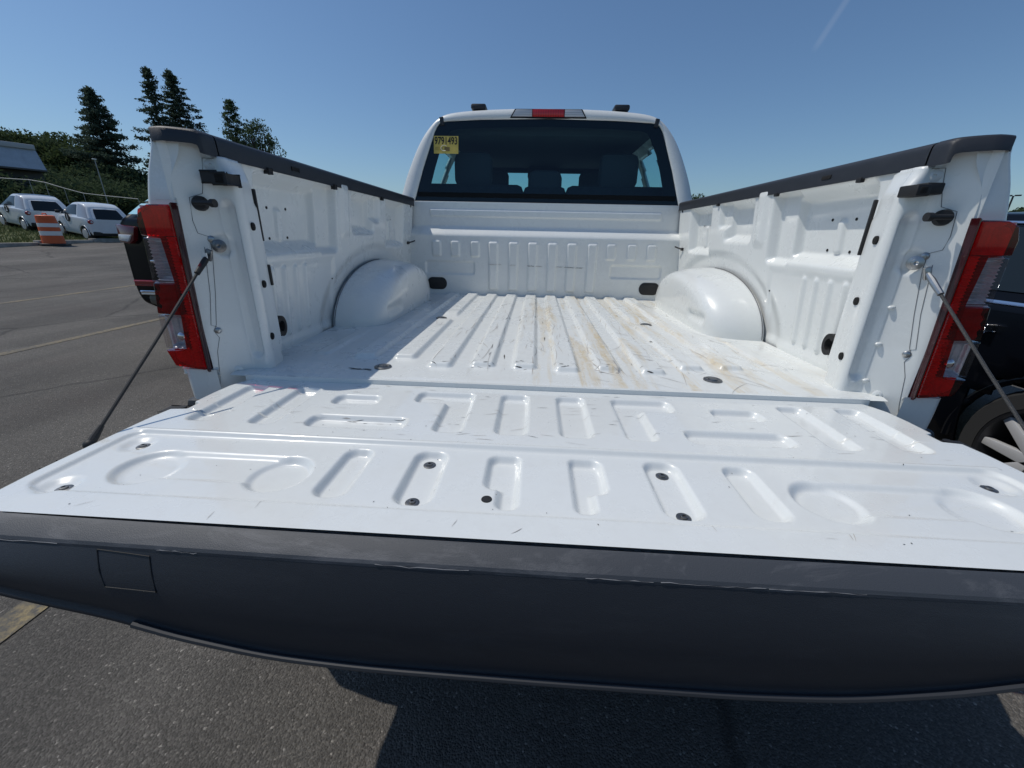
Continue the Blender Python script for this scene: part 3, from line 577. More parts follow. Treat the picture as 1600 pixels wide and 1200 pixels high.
# --- cab
cabp = empty('cab'); cabp.parent = truck
half = [(.97, .46), (.992, .75), (.985, 1.05), (.955, 1.30), (.915, 1.40), (.880, 1.455), (.845, 1.56), (.795, 1.68), (.745, 1.775), (.700, 1.838), (.655, 1.882), (.600, 1.906), (.50, 1.921), (.35, 1.931), (.18, 1.937), (0, 1.939)]
hp = catmull(half, 4); full = np.concatenate([hp * [[-1, 1]], hp[::-1][1:]])
yst = np.concatenate([[0, .02, .06], np.linspace(.10, 1.42, 40)]); rz = np.interp(yst, [0, .02, .06, .14, .3, .5, .7, .85, 1.0, 1.15, 1.30, 1.42], [-.012, -.004, .0, .006, .014, .02, .022, .02, .016, .008, -.006, -.03])
CX, CYs = np.meshgrid(full[:, 0], yst); CZ, RZ2 = np.meshgrid(full[:, 1], rz)[0], np.meshgrid(full[:, 1], rz)[1]
lean = lambda z: 1.70 + np.clip((z - 1.40) / .48, 0, 1.2) * .075
CY = lean(CZ) + CYs * np.where(CZ > 1.4, 1 - .075 * 0, 1)
CZt = CZ + RZ2 * sst((CZ - 1.5) / .4)
cxm = (CY[:-1, :-1] + CY[1:, 1:]) / 2; czm = (CZt[:-1, :-1] + CZt[1:, 1:]) / 2
win = (czm > 1.47) & (czm < 1.80) & (((cxm > 2.14) & (cxm < 2.54)) | ((cxm > 2.64) & (cxm < 3.10)))
shell = grid('cab_shell', CX, CY, CZt, WHITE, cabp, keep=~win, thick=.02)
glx = win
grid('side_glass', CX * .992, CY, CZt, GLASS_S, cabp, keep=win)
# rear frame around the window: ring between the outer section and the window outline
outer = [(x, z) for x, z in full if z >= 1.395]
def win_edge(k, n):
    t = k / (n - 1)
    P = [(-.812, 1.395), (-.800, 1.42), (-.745, 1.60), (-.672, 1.80), (-.650, 1.842), (-.615, 1.857), (-.40, 1.868), (0, 1.876), (.40, 1.868), (.615, 1.857), (.650, 1.842), (.672, 1.80), (.745, 1.60), (.800, 1.42), (.812, 1.395)]
    Q = np.array(P); sg = np.concatenate([[0], np.cumsum(np.hypot(*np.diff(Q, axis=0).T))]); s = t * sg[-1]
    return np.interp(s, sg, Q[:, 0]), np.interp(s, sg, Q[:, 1])
O = np.array(outer); so = np.concatenate([[0], np.cumsum(np.hypot(*np.diff(O, axis=0).T))]); nO = 90
RI = np.array([win_edge(k, nO) for k in range(nO)]); RO = np.stack([np.interp(np.linspace(0, so[-1], nO), so, O[:, 0]), np.interp(np.linspace(0, so[-1], nO), so, O[:, 1])], -1)
rows = []
for f, dy in ((0, -.006), (.06, -.012), (.5, -.012), (.85, -.008), (1, .003)):
    P = RI + (RO - RI) * f; rows.append(np.stack([P[:, 0], lean(P[:, 1]) + dy, P[:, 1] - .010 * f * sst((P[:, 1] - 1.7) / .2)], -1))
A = np.array(rows); grid('rear_frame', A[..., 0], A[..., 1], A[..., 2], WHITE, cabp)
# tinted rear window with black printed border
gw = []
for f in np.linspace(0, 1, 12):
    P = np.concatenate([RI, np.stack([np.linspace(.8, -.812, 24), np.full(24, 1.395)], -1)]); gw.append(np.stack([P[:, 0] * (1 - f), lean(1.62 + (P[:, 1] - 1.62) * (1 - f)) - .004, 1.62 + (P[:, 1] - 1.62) * (1 - f)], -1))
A = np.array(gw); rg = grid('rear_window', A[..., 0], A[..., 1], A[..., 2], GLASS_R, cabp)
ring = []
for f in (0, 1):
    P = RI.copy()
    if f: P = np.stack([P[:, 0] * .905, np.minimum(P[:, 1], 1.876) - .040 * sst((P[:, 1] - 1.70) / .1)], -1)
    ring.append(np.stack([P[:, 0], lean(P[:, 1]) + .002, P[:, 1]], -1))
A = np.array(ring); grid('printed_border', A[..., 0], A[..., 1], A[..., 2], FRIT, rg)
MB().box(-.78, .78, 1.703, 1.712, 1.38, 1.472).build('printed_border', FRIT, rg)
MB().box(-.815, .815, 1.690, 1.715, .60, 1.397).build('cab_back_panel', WHITE, cabp)
# side ditch mouldings and third brake lamp
for sd in (-1, 1):
    MB().box(-.012, .012, -.004, .012, -.026, .018, .003, Matrix.Translation((sd * .628, lean(1.87) - .012, 1.862)) @ Matrix.Rotation(sd * .15, 4, 'Y')).build('roof_moulding', TRIM, cabp)
    x = -.415 if sd < 0 else .428
    MB().box(x - .045, x + .045, 1.80, 1.90, 1.93, 1.960, .010).build('roof_block', TRIM, cabp)
yl = lean(1.9) - .018
bl = MB().prism([(-.225, 1.876), (.225, 1.876), (.195, 1.924), (-.195, 1.924)], lambda q: Vector((q[0], yl, q[1])), lambda q: Vector((q[0], yl + .06, q[1])), .004).build('third_brake_lamp', FRIT, cabp)
MB().prism([(-.092, 1.884), (.092, 1.884), (.092, 1.921), (-.092, 1.921)], lambda q: Vector((q[0], yl - .004, q[1])), lambda q: Vector((q[0], yl + .05, q[1])), .002).build('red_lens', REDL, bl)
for sd in (-1, 1): MB().prism([(sd * .095, 1.884), (sd * .212, 1.884), (sd * .188, 1.921), (sd * .095, 1.921)], lambda q: Vector((q[0], yl - .003, q[1])), lambda q: Vector((q[0], yl + .05, q[1])), .002).build('clear_lens', CLEARL, bl)
# auction sticker on the glass
Ms = Matrix.Translation((-.603, lean(1.733) - .0065, 1.733)) @ Matrix.Rotation(math.radians(81), 4, 'X')
st_ = MB().box(-.074, .074, -.048, .048, -.0006, .0006, 0, Ms).build('window_sticker', YEL, rg, smooth=False)
text_obj('sticker_number', '9791493', .054, INK, st_, Ms @ Matrix.Translation((0, .020, .0012)) @ Matrix.Diagonal((.74, 1.05, 1, 1)), .0012)
MB().tube([Ms @ Vector((-.012 + .019 * math.cos(t), -.018 + .015 * math.sin(t), .001)) for t in np.linspace(.7, 5.2, 18)], .0022, 5).build('sticker_emblem', PALEINK, st_)
MB().box(-.010, .022, -.034, -.012, .0007, .0011, 0, Ms).build('sticker_print', mat('brown_print', (.22, .15, .05), .7), st_)
MB().box(-.066, -.02, -.03, -.012, .0007, .001, 0, Ms).build('sticker_print', mat('ochre_print', (.45, .33, .07), .7), st_)
# interior: liner, rear seats with headrests, front seats, dash
inn = MB().box(-.64, .64, 1.85, 3.09, 1.80, 1.875, .03).build('headliner', mat('headliner_cloth', (.06, .066, .072), .95), cabp)
def seat(x, y, w, ztop, hz_, hw):
    s_ = MB().box(x - w, x + w, y - .07, y + .07, .95, ztop, .04).build('seat_back', FABRIC, cabp)
    MB().box(x - hw, x + hw, y - .055, y + .035, hz_ - .21, hz_, .045).build('headrest', HEAD, s_)
    for k in (-.055, .055): MB().cyl((x + k, y - .01, ztop - .03), (x + k, y - .01, hz_ - .19), .006, n=8).build('headrest_post', STEEL, s_)
seat(-.47, 1.97, .33, 1.545, 1.735, .125); seat(.47, 1.97, .33, 1.545, 1.735, .125); seat(0, 1.97, .14, 1.54, 1.635, .11)
seat(-.42, 2.75, .28, 1.56, 1.74, .13); seat(.42, 2.75, .28, 1.56, 1.74, .13); MB().box(-.14, .14, 2.95, 3.0, 1.70, 1.80, .02).build('inner_mirror', RUBBER, cabp)
MB().box(-.80, .80, 3.1, 3.75, 1.0, 1.40, .06).build('dashboard', INTER, cabp); MB().box(-.70, .70, 3.06, 3.11, 1.765, 1.87, .02).build('windscreen_header', INTER, cabp)
MB().box(-.85, .85, 1.75, 3.7, .75, .80).build('cab_floor', INTER, cabp)
MB().lathe((-.42, 3.02, 1.33), (0, -.9, .45), [(.185, 0), (.2, .012), (.19, .022), (.175, .012), (.185, 0)], 28).build('steering_wheel', RUBBER, cabp)
for sd in (-1, 1):
    MB().tube([(sd * .655, 3.13, 1.865), (sd * .76, 3.5, 1.60), (sd * .85, 3.82, 1.38)], .04, 10).build('windscreen_pillar', WHITE, cabp)
    MB().box(sd * .80, sd * .985, 3.10, 5.3, .55, 1.30, .04).build('front_wing', WHITE, truck)
    MB().box(sd * 1.0, sd * 1.18, 3.25, 3.40, 1.36, 1.58, .03).build('door_mirror', TRIM, cabp)
wsx = np.linspace(-1, 1, 9); wst = np.linspace(0, 1, 9); WX, WT = np.meshgrid(wsx, wst)
grid('windscreen', WX * (.635 + .20 * WT), 3.14 + .68 * WT - .06 * (WX ** 2), 1.885 - .50 * WT, GLASS_S, cabp)
MB().box(-.80, .80, 3.75, 5.35, .60, 1.30, .06).build('bonnet', WHITE, truck)

# ------------------------------------------------------------------ other cars
def car(name, label, loc, heading, stn, sec, paint_m, wheels, R, side_win, rear_win, rx=0, group=None, cap_n=14, roof_m=None, hub=None):
    """stations: (yb,ybelt,yroof,hw,zb,belt,roof,rw); local +Y = forward, origin on the ground at the rear axle side centre"""
    t = setp(empty(name, loc, heading, rx), label, 'car', group)
    stc = catmull(stn, 7); m_ = len(stc)
    vs_ = np.linspace(0, 1, 49)
    rows = []
    for s in stc:
        yb, yl_, yr_, hw, zb, bz, rf, rw = s; mid = zb + .52 * (bz - zb)
        P = catmull([(hw * .84, zb), (hw * .95, zb + .05), (hw * .995, zb + .20), (hw, mid), (hw * .99, bz - .09), (hw * .94, bz), (hw * .94 + (rw - hw * .94) * .5, bz + (rf - bz) * .52), (rw, rf - (rf - bz) * .12 - .005), (rw * .82, rf - .012 - .02 * (rf - bz)), (0, rf)], 6)
        ysec = np.interp(P[:, 1], [zb, bz, max(rf, bz + .01)], [yb, yl_, yr_]); rows.append(np.stack([P[:, 0], ysec, P[:, 1]], -1))
    A = np.array(rows); nv = A.shape[1]
    cy = (A[:-1, :-1, 1] + A[1:, 1:, 1]) / 2; cz = (A[:-1, :-1, 2] + A[1:, 1:, 2]) / 2; cxx = A[:-1, :-1, 0]
    keep = np.ones(cy.shape, bool)
    for (wy, wz) in wheels: keep &= ~((np.hypot(cy - wy, cz - wz) < R * 1.13) & (cxx > .5))
    both = np.concatenate([A * [-1, 1, 1], A[:, ::-1][:, 1:]], 1); kp = np.concatenate([keep, keep[:, ::-1]], 1)
    body = grid('body', both[..., 0], both[..., 1], both[..., 2], paint_m, t, keep=kp, thick=.015)
    # end caps
    for idx in (0, -1):
        r_ = A[idx]; U, Vv = np.meshgrid(np.linspace(-1, 1, cap_n), np.arange(nv)); X = r_[:, 0][:, None] * U; Y = r_[:, 1][:, None] + 0 * U + (-.05 if idx == 0 else .05) * (1 - np.abs(U) ** 3) * sst(np.minimum(Vv / 4, 1)); Z = r_[:, 2][:, None] + 0 * U
        grid('tail_panel' if idx == 0 else 'nose_panel', X, Y, Z, paint_m, body, flip=(idx == 0))
        if idx == 0: CAP = (X, Y, Z)
    def patch(u0, u1, v0, v1, e, nm, mt, sds=(-1, 1), par=t):
        for s in sds:
            P = A[int(u0 * (m_ - 1)):int(u1 * (m_ - 1)) + 1, int(v0 * (nv - 1)):int(v1 * (nv - 1)) + 1]
            grid(nm, s * (P[..., 0] + e), P[..., 1], P[..., 2] + e * .3, mt, par, flip=(s < 0))
    for (u0, u1) in side_win: patch(u0, u1, .575, .755, .006, 'side_window', DGLASS)
    X, Y, Z = CAP; v0, v1 = int(rear_win[0] * (nv - 1)), int(rear_win[1] * (nv - 1)); c0 = max(1, int((1 - rear_win[2]) / 2 * cap_n))
    grid('rear_window', X[v0:v1, c0:-c0], Y[v0:v1, c0:-c0] - .008, Z[v0:v1, c0:-c0] + .003, DGLASS, t, flip=True)
    if roof_m: 
        P = A[int(.30 * (m_ - 1)):int(.62 * (m_ - 1)), int(.87 * (nv - 1)):]; Q = np.concatenate([P * [-1, 1, 1], P[:, ::-1][:, 1:]], 1); grid('roof_panel', Q[..., 0], Q[..., 1], Q[..., 2] + .006, roof_m, t)
    for (wy, wz) in wheels:
        hwm = float(np.interp(wy, stc[:, 0], stc[:, 3]))
        for s in (-1, 1):
            MB().tube([(s * (hwm * .985), wy - R * 1.13 * math.cos(a), wz + R * 1.13 * math.sin(a)) for a in np.linspace(-.1, 3.24, 24)], .018, 8).build('wheel_arch', paint_m, body)
            MB().cyl((s * (hwm - .32), wy, wz), (s * (hwm - .25), wy, wz), R * 1.12, n=28).build('arch_liner', HOLE, body)
            wp = empty('wheel'); wp.parent = t; wheel(wp, (s * (hwm - .115), wy, wz), s, R, .20, hub or RIM, 10 if R > .32 else 7, R * .74)
    return t, A, CAP
BLACKP = mat('black_car_paint', (.0022, .003, .005), .3, coat=.22, coat_rough=.04, spec=.08); WHITEC = mat('white_car_paint', (.62, .66, .70), .28, coat=.8, var=.06, vscale=3)
SILV = mat('silver_cell_paint', (.27, .30, .35), .3, coat=.6)
# black sedan beside the right flank
sed = [(-.42, -.47, -.30, .78, .30, .93, .96, .62), (-.36, -.42, -.1, .86, .24, .97, 1.03, .66), (.05, -.05, .35, .90, .20, 1.00, 1.12, .62), (.7, .75, 1.0, .925, .19, 1.005, 1.36, .58), (1.4, 1.4, 1.5, .925, .19, 1.00, 1.425, .60), (2.0, 2.0, 1.95, .925, .19, .985, 1.42, .60), (2.7, 2.9, 2.45, .92, .19, .97, 1.33, .60), (3.4, 3.5, 3.3, .91, .20, .95, 1.02, .66), (4.1, 4.1, 4.1, .86, .22, .80, .86, .60), (4.42, 4.42, 4.38, .72, .28, .66, .70, .5)]
t, A, CAP = car('sedan', 'black sedan with silver spoked wheel beside the truck\'s right tail lamp', (3.06, 0, 0), 0, sed, None, BLACKP, ((.66, .34), (3.5, .34)), .34, ((.26, .40), (.41, .56)), (.60, .78, .8))
for s in (-1, 1):
    P = A[int(.20 * (len(A) - 1)):int(.62 * (len(A) - 1)), int(.555 * (A.shape[1] - 1))]; MB().tube([(s * (p[0] + .006), p[1], p[2]) for p in P[::3]], .010, 6).build('chrome_strip', CHROME, t)
    P = A[int(.22 * (len(A) - 1)):int(.60 * (len(A) - 1)), int(.765 * (A.shape[1] - 1))]; MB().tube([(s * (p[0] + .006), p[1], p[2]) for p in P[::3]], .012, 6).build('chrome_strip', CHROME, t)
    MB().box(s * .93, s * .955, 1.02, 1.22, .855, .885, .01).build('door_handle', CHROME, t)
    MB().box(s * .60, s * .84, -.48, -.30, .78, .92, .03).build('tail_lamp', REDD, t)
# dark SUV in the stall to the left
suv = [(-.02, .0, .42, .90, .47, 1.30, 1.66, .62), (.02, .04, .50, .955, .40, 1.31, 1.69, .66), (.3, .35, .8, .97, .30, 1.29, 1.73, .68), (1.0, 1.0, 1.2, .975, .26, 1.24, 1.76, .70), (1.9, 1.9, 1.9, .975, .26, 1.20, 1.76, .70), (2.7, 2.8, 2.4, .975, .26, 1.18, 1.72, .68), (3.3, 3.4, 3.0, .97, .27, 1.15, 1.40, .68), (4.0, 4.0, 4.0, .95, .28, 1.05, 1.12, .72), (4.6, 4.6, 4.6, .86, .34, .90, .95, .66)]
t, A, CAP = car('suv', 'black suv with a blue sticker on its rear glass behind the left tail lamp', (-3.52, 3.32, 0), 0, suv, None, BLACKP, ((.95, .36), (3.75, .36)), .36, ((.16, .32), (.34, .62)), (.60, .79, .88))
for s in (-1, 1):
    MB().prism([(s * .955, 1.26), (s * .70, 1.235), (s * .74, 1.10), (s * .80, 1.065), (s * .965, 1.08)], lambda q: Vector((q[0], -.075 + .06 * max(0, (abs(q[0]) - .8) / .16), q[1])), lambda q: Vector((q[0], .25, q[1])), .012).build('tail_lamp', mat('dark_suv_lamp', (.10, .006, .010), .15, coat=.6), t)
    MB().prism([(s * .945, 1.16), (s * .75, 1.155), (s * .80, 1.085), (s * .955, 1.095)], lambda q: Vector((q[0], -.085 + .06 * max(0, (abs(q[0]) - .8) / .16), q[1])), lambda q: Vector((q[0], .2, q[1])), .01).build('lamp_insert', CLEARL, t)
    MB().box(s * .60, s * .86, -.075, 0, .645, .685, .012).build('reflector', REDD, t)
    MB().box(s * .30, s * .82, -.078, .02, .55, .575, .01).build('chrome_strip', CHROME, t)
MB().box(-.62, .62, -.085, 0, .88, .91, .01).build('chrome_strip', CHROME, t)
MB().box(-.80, .80, -.05, .3, .42, .54, .04).build('skid_plate', mat('skid_brown', (.10, .085, .065), .5), t)
BLUE = mat('blue_sticker', (.10, .45, .62), .5)
MB().prism([(-.81, 1.36), (-.71, 1.36), (-.655, 1.47), (-.745, 1.47)], lambda q: Vector((q[0], .0 + (q[1] - 1.30) * 1.05 - .045, q[1])), lambda q: Vector((q[0], .0 + (q[1] - 1.30) * 1.05 - .035, q[1]))).build('window_sticker', BLUE, t, smooth=False)
MB().prism([(-.72, 1.49), (-.63, 1.52), (-.60, 1.555), (-.675, 1.55)], lambda q: Vector((q[0], (q[1] - 1.30) * 1.05 - .045, q[1])), lambda q: Vector((q[0], (q[1] - 1.30) * 1.05 - .035, q[1]))).build('window_sticker', BLUE, t, smooth=False)
# two white microcars nose-up on the grass bank
mc = [(.0, .03, .36, .64, .34, .92, 1.34, .48), (.04, .08, .44, .77, .25, .95, 1.42, .56), (.35, .35, .62, .83, .20, .98, 1.50, .60), (.9, .9, .95, .835, .20, .98, 1.54, .61), (1.5, 1.5, 1.3, .83, .20, .96, 1.50, .60), (1.95, 2.1, 1.62, .82, .20, .93, 1.36, .58), (2.3, 2.35, 2.2, .79, .21, .88, .98, .60), (2.58, 2.58, 2.55, .72, .24, .76, .82, .5), (2.69, 2.69, 2.69, .58, .30, .62, .66, .4)]
def verge_z(x, y): 
    b = terr(-19.0, y) + .01; d = np.clip(-19.0 - x, 0, None); return b + .098 * np.minimum(d, 8) + .06 * np.clip(d - 8, 0, 40)
HD = math.atan2(.945, .327); hv = np.array([-.945, .327]); lv = np.array([-.327, -.945])
for (rl, num, lab, roof_m) in (((-19.05, 16.15), '1', 'white two-seat microcar with black number 1 on its door beside the barrel', None), ((-22.25, 16.55), '2', 'white dark-roofed microcar with black number 2, higher on the grass bank', mat('dark_roof', (.03, .03, .035), .3, coat=.6))):
    c = np.array(rl) - lv * .80; zr, zf2 = float(verge_z(*(c + hv * .45))), float(verge_z(*(c + hv * 2.3))); pit = math.atan2(zf2 - zr, 1.85)
    t, A, CAP = car('microcar', lab, (c[0], c[1], zr - .45 * math.sin(pit)), HD, mc, None, WHITEC, ((.42, .30), (2.28, .30)), .30, ((.37, .76),), (.565, .84, .95), rx=0, group='white microcars on the grass bank', roof_m=roof_m)
    t.rotation_euler = (Matrix.Rotation(HD, 4, 'Z') @ Matrix.Rotation(pit, 4, 'X')).to_euler()
    s = -1
    u = 1
    P = A[int(.16 * (len(A) - 1)):int(.37 * (len(A) - 1)), int(.555 * (A.shape[1] - 1)):int(.80 * (A.shape[1] - 1))]
    for s_ in (-1, 1): grid('body_cell', s_ * (P[..., 0] + .006), P[..., 1], P[..., 2], SILV, t, flip=(s_ < 0))
    for s_ in (-1, 1):
        MB().ball((s_ * .70, .06, .80), .10, (1, .8, .9)).build('tail_lamp', REDD, t)
        MB().ball((s_ * .69, -.012, .80), .04, (1, .5, 1)).build('lamp_insert', CLEARL, t)
    for wy in (.42, 2.28):
        for s_ in (-1, 1): MB().lathe((s_ * .815, wy, .30), (s_, 0, 0), [(.20, 0), (.195, .012), (.12, .016), (.05, .02), (0, .02)], 20).build('hub_cap', RIM, t)
    MB().box(-.72, .72, -.03, .3, .24, .42, .04).build('lower_bumper', RUBBER, t)
    MB().cyl((-.838, 1.42, .86), (-.848, 1.42, .86), .17, n=28).build('door_roundel', INK, t)
    text_obj('door_number', num, .30, mat('white_digit', (.75, .75, .75), .6) if 'white_digit' not in D.materials else D.materials['white_digit'], t, Matrix.Translation((-.852, 1.42, .86)) @ Matrix.Rotation(-math.pi / 2, 4, 'Z') @ Matrix.Rotation(math.pi / 2, 4, 'X'), .008)
    MB().box(-.98, -.82, 1.92, 2.0, .98, 1.10, .03).build('door_mirror', RUBBER, t)

# ------------------------------------------------------------------ verge, kerb, barrel
vx = np.concatenate([np.linspace(-19.0, -28, 60), np.linspace(-29, -95, 40)]); vy = np.linspace(2, 120, 150); VX, VY = np.meshgrid(vx, vy)
GRASSM = mat('grass_ground', (.085, .095, .035), .95, var=.45, vscale=1.5)
setp(grid('grass_bank', VX, VY, verge_z(VX, VY) + rng.normal(0, .02, VX.shape), GRASSM, flip=True), 'sloping grass bank beyond the kerb', None, None, 'structure')
KERB = mat('kerb_concrete', (.30, .28, .25), .9, var=.3, vscale=4)
yk = np.linspace(2, 60, 59)
for a, b in zip(yk[:-1:2], yk[2::2]):
    z0 = float(terr(-19, (a + b) / 2)); MB().box(-19.12, -18.86, a + .01, b - .01, z0 - .3, z0 + .14, .02).build('kerb', KERB)['kind'] = 'structure'
nb = 26000; gxx = rng.uniform(-26, -19.1, nb); gyy = rng.uniform(9, 26, nb); gz = verge_z(gxx, gyy); an_ = rng.uniform(0, 6.28, nb); hh = rng.uniform(.05, .16, nb); ww = .018
V = np.stack([np.stack([gxx - ww * np.cos(an_), gyy - ww * np.sin(an_), gz - .02], -1), np.stack([gxx + ww * np.cos(an_), gyy + ww * np.sin(an_), gz - .02], -1), np.stack([gxx + rng.normal(0, .05, nb), gyy + rng.normal(0, .05, nb), gz + hh], -1)], 1).reshape(-1, 3)
BLADE = mat('grass_blades', (.17, .185, .06), .8, var=.4, vscale=2)
setp(tris_obj('grass', V, np.arange(3 * nb).reshape(-1, 3), BLADE), 'rough mown grass on the bank', 'grass', None, 'stuff')
bz = float(terr(-18.6, 14.35)); br = setp(empty('traffic_barrel', (-18.62, 14.30, bz)), 'orange and white striped traffic barrel at the kerb', 'traffic barrel')
ORG = mat('orange_plastic', (.62, .10, .02), .5, var=.1); WB = mat('white_reflective', (.72, .70, .68), .4)
br_z = [(0, .32), (.30, .30), (.46, .295), (.60, .285), (.74, .28), (.88, .27), (1.0, .26)]
MB().lathe((0, 0, 0), (0, 0, 1), [(.45, 0), (.44, .06), (.33, .08)], 8).build('base_ring', RUBBER, br)
for (z0, r0), (z1, r1), mt_ in zip(br_z, br_z[1:], (ORG, WB, ORG, WB, ORG, ORG)):
    MB().lathe((0, 0, 0), (0, 0, 1), [(r0 - .01, z0 + .06), (r0, z0 + .065), (r1 + .005, z1 + .055), (r1 - .008, z1 + .06)], 28).build('band', mt_, br)
MB().lathe((0, 0, 0), (0, 0, 1), [(.255, 1.06), (.22, 1.08), (.05, 1.085), (0, 1.085)], 28).tube([(-.09, 0, 1.08), (-.07, 0, 1.14), (.07, 0, 1.14), (.09, 0, 1.08)], .02).build('lid', ORG, br)

# ------------------------------------------------------------------ trees
def leafmat(name, c, c2):
    M = mat(name, c, .9, spec=.08); n, L, b = N(M); tc = n.new('ShaderNodeTexCoord')
    f = ramp(n, [(.35, c), (.65, c2)]); L.new(noise(n, L, tc.outputs['Object'], .9, 4, .7), f.inputs[0]); L.new(f.outputs[0], b.inputs['Base Color'])
    tr_ = n.new('ShaderNodeBsdfTranslucent'); L.new(f.outputs[0], tr_.inputs['Color']); ms = n.new('ShaderNodeMixShader'); ms.inputs[0].default_value = .35; L.new(b.outputs[0], ms.inputs[1]); L.new(tr_.outputs[0], ms.inputs[2]); L.new(ms.outputs[0], n['Material Output'].inputs['Surface']); return M
SPRUCE = leafmat('spruce_needles', (.050, .078, .056), (.09, .12, .085)); PINE = leafmat('pine_needles', (.050, .080, .044), (.085, .125, .062)); LEAF = leafmat('broad_leaves', (.045, .070, .028), (.085, .115, .045)); LEAF2 = leafmat('darker_leaves', (.042, .066, .036), (.080, .112, .056))
BARK = mat('bark', (.06, .045, .035), .9, var=.3, vscale=6)
def leaf_quads(C, size, rngs=None):
    n = len(C); u = rng.normal(size=(n, 3)); u /= np.linalg.norm(u, axis=1)[:, None]; w = rng.normal(size=(n, 3)); w -= (w * u).sum(1)[:, None] * u; w /= np.linalg.norm(w, axis=1)[:, None]
    s = size * rng.uniform(.5, 1.4, n)[:, None]; V = np.stack([C - u * s, C - w * s * .45, C + u * s, C + w * s * .45], 1).reshape(-1, 3); return V, np.arange(4 * n).reshape(-1, 4)
def conifer(name, label, loc, H, Rb, mt, nb, per, leaf, lean_=0, skirt=.12, gap=.0, droop=.25):
    t = setp(empty(name, loc), label, 'tree'); C = []
    br_ = MB().tube([(lean_ * k / 8 * H, 0, H * k / 8) for k in range(9)], [max(.02, .016 * H * (1 - k / 8.2)) for k in range(9)], 8)
    for k in range(nb):
        f = (k / nb) ** .8; z = H * (skirt + (1 - skirt) * f); a = k * 2.4 + rng.uniform(-.5, .5); l = (Rb * (1 - f) ** .85 + .25) * rng.uniform(.45, 1.25)
        if rng.random() < gap: continue
        d = np.array([math.cos(a), math.sin(a), 0]); p0 = np.array([lean_ * z, 0, z]); tip = p0 + d * l + np.array([0, 0, -l * droop + .3 * l * rng.random()])
        br_.tube([Vector(p0), Vector((p0 + tip) / 2 - np.array([0, 0, .05 * l])), Vector(tip)], [.03 * (1 - f) + .012, .018, .006], 5)
        side = np.cross(d, [0, 0, 1])
        # flat sprays of needles hanging along the branch, upturned at the tip
        for q in range(max(3, int(l * 3.2))):
            s_ = rng.uniform(.12, 1.03); c = p0 + (tip - p0) * s_ + side * rng.normal(0, .22 * l * (1.15 - s_)) + np.array([0, 0, .10 * l * s_ ** 2 - .03 * l]); n = int(per * rng.uniform(.6, 1.4)); r = (.26 + .16 * l / Rb) * rng.uniform(.7, 1.3)
            C.append(c + rng.normal(size=(n, 3)) * [r * .62, r * .62, r * .26] + d * rng.uniform(-.3, .35, n)[:, None] * r)
    for q in range(6): C.append(np.array([lean_ * H, 0, H - q * .18]) + rng.normal(size=(14, 3)) * [.05 + .03 * q, .05 + .03 * q, .12])
    br_.build('trunk', BARK, t); V, F = leaf_quads(np.concatenate(C), leaf); tris_obj('crown', V, F, mt, t); return t
def broad(name, label, loc, H, R, mt, nc, per, leaf, zc=.35, cat='tree', group=None, trunk=True):
    t = setp(empty(name, loc), label, cat, group); C = []; tr = MB()
    if trunk: tr.tube([(0, 0, -.5), (.02 * H, 0, H * .3), (0, .02 * H, H * .7)], [.035 * H * .7, .02 * H, .008 * H], 8)
    else: tr.tube([(0, 0, -.3), (0, 0, H * .5)], [.08, .03], 6)
    for k in range(nc):
        th, ph = rng.uniform(0, 6.28), math.acos(rng.uniform(-.6, 1)); r = rng.uniform(.55, 1) ** .6
        c = np.array([R * r * math.sin(ph) * math.cos(th), R * r * math.sin(ph) * math.sin(th), H * zc + (H * (1 - zc)) * (.45 + .5 * r * math.cos(ph))]); cr = R * rng.uniform(.16, .36)
        if trunk: tr.tube([(0, 0, H * .3), Vector(c * .6 + np.array([0, 0, H * .1])), Vector(c)], [.012 * H, .006 * H, .002 * H], 5)
        q = rng.normal(size=(per, 3)); q /= np.linalg.norm(q, axis=1)[:, None]; C.append(c + q * (cr * rng.uniform(.35, 1.05, per) ** .5)[:, None] * [1, 1, .8])
    tr.build('trunk', BARK, t); V, F = leaf_quads(np.concatenate(C), leaf); tris_obj('crown', V, F, mt, t); return t
def at(px, dist):
    v = Ff + Rr * ((px[0] - 800) / 621.8) - Uu * ((px[1] - 600) / 621.8); h = math.hypot(v.x, v.y)
    return (-.0406 + v.x / h * dist, -.9608 + v.y / h * dist, 1.2322 + v.z / h * dist)
def gz_at(x, y): return float(verge_z(x, y)) if x < -19 else float(terr(x, y))
def tree_at(px, dist): 
    p = at(px, dist); g = gz_at(p[0], p[1]); return (p[0], p[1], g), p[2] - g
loc, H = tree_at((133, 138), 72); conifer('spruce_tree', 'tall dark spruce standing alone behind the microcars', loc, H, 4.6, SPRUCE, 150, 24, .15, lean_=.03)
loc, H = tree_at((224, 107), 76); conifer('spruce_tree', 'slimmer left one of two close dark spruces above the rail end', loc, H, 3.4, SPRUCE, 140, 24, .15, lean_=.02, gap=.08)
loc, H = tree_at((264, 111), 78); conifer('spruce_tree', 'fuller right one of two close dark spruces above the rail end', loc, H, 4.9, SPRUCE, 160, 24, .15)
loc, H = tree_at((358, 157), 80); conifer('pine_tree', 'lighter green conifer with upswept tips above the left rail', loc, H, 4.2, PINE, 110, 20, .15, droop=-.55, gap=.12)
loc, H = tree_at((398, 184), 78); broad('broadleaf_tree', 'sparse leafy tree right of the conifers above the left rail', loc, H, 3.0, PINE, 70, 60, .17, zc=.25)
woods = [((8, 205), 82, 5.5), ((30, 212), 80, 5.0), ((55, 216), 84, 4.6), ((78, 222), 78, 4.2), ((98, 212), 82, 4.6), ((118, 232), 76, 3.6), ((170, 262), 70, 4.0), ((205, 268), 72, 4.0), ((-30, 205), 80, 5.5)]
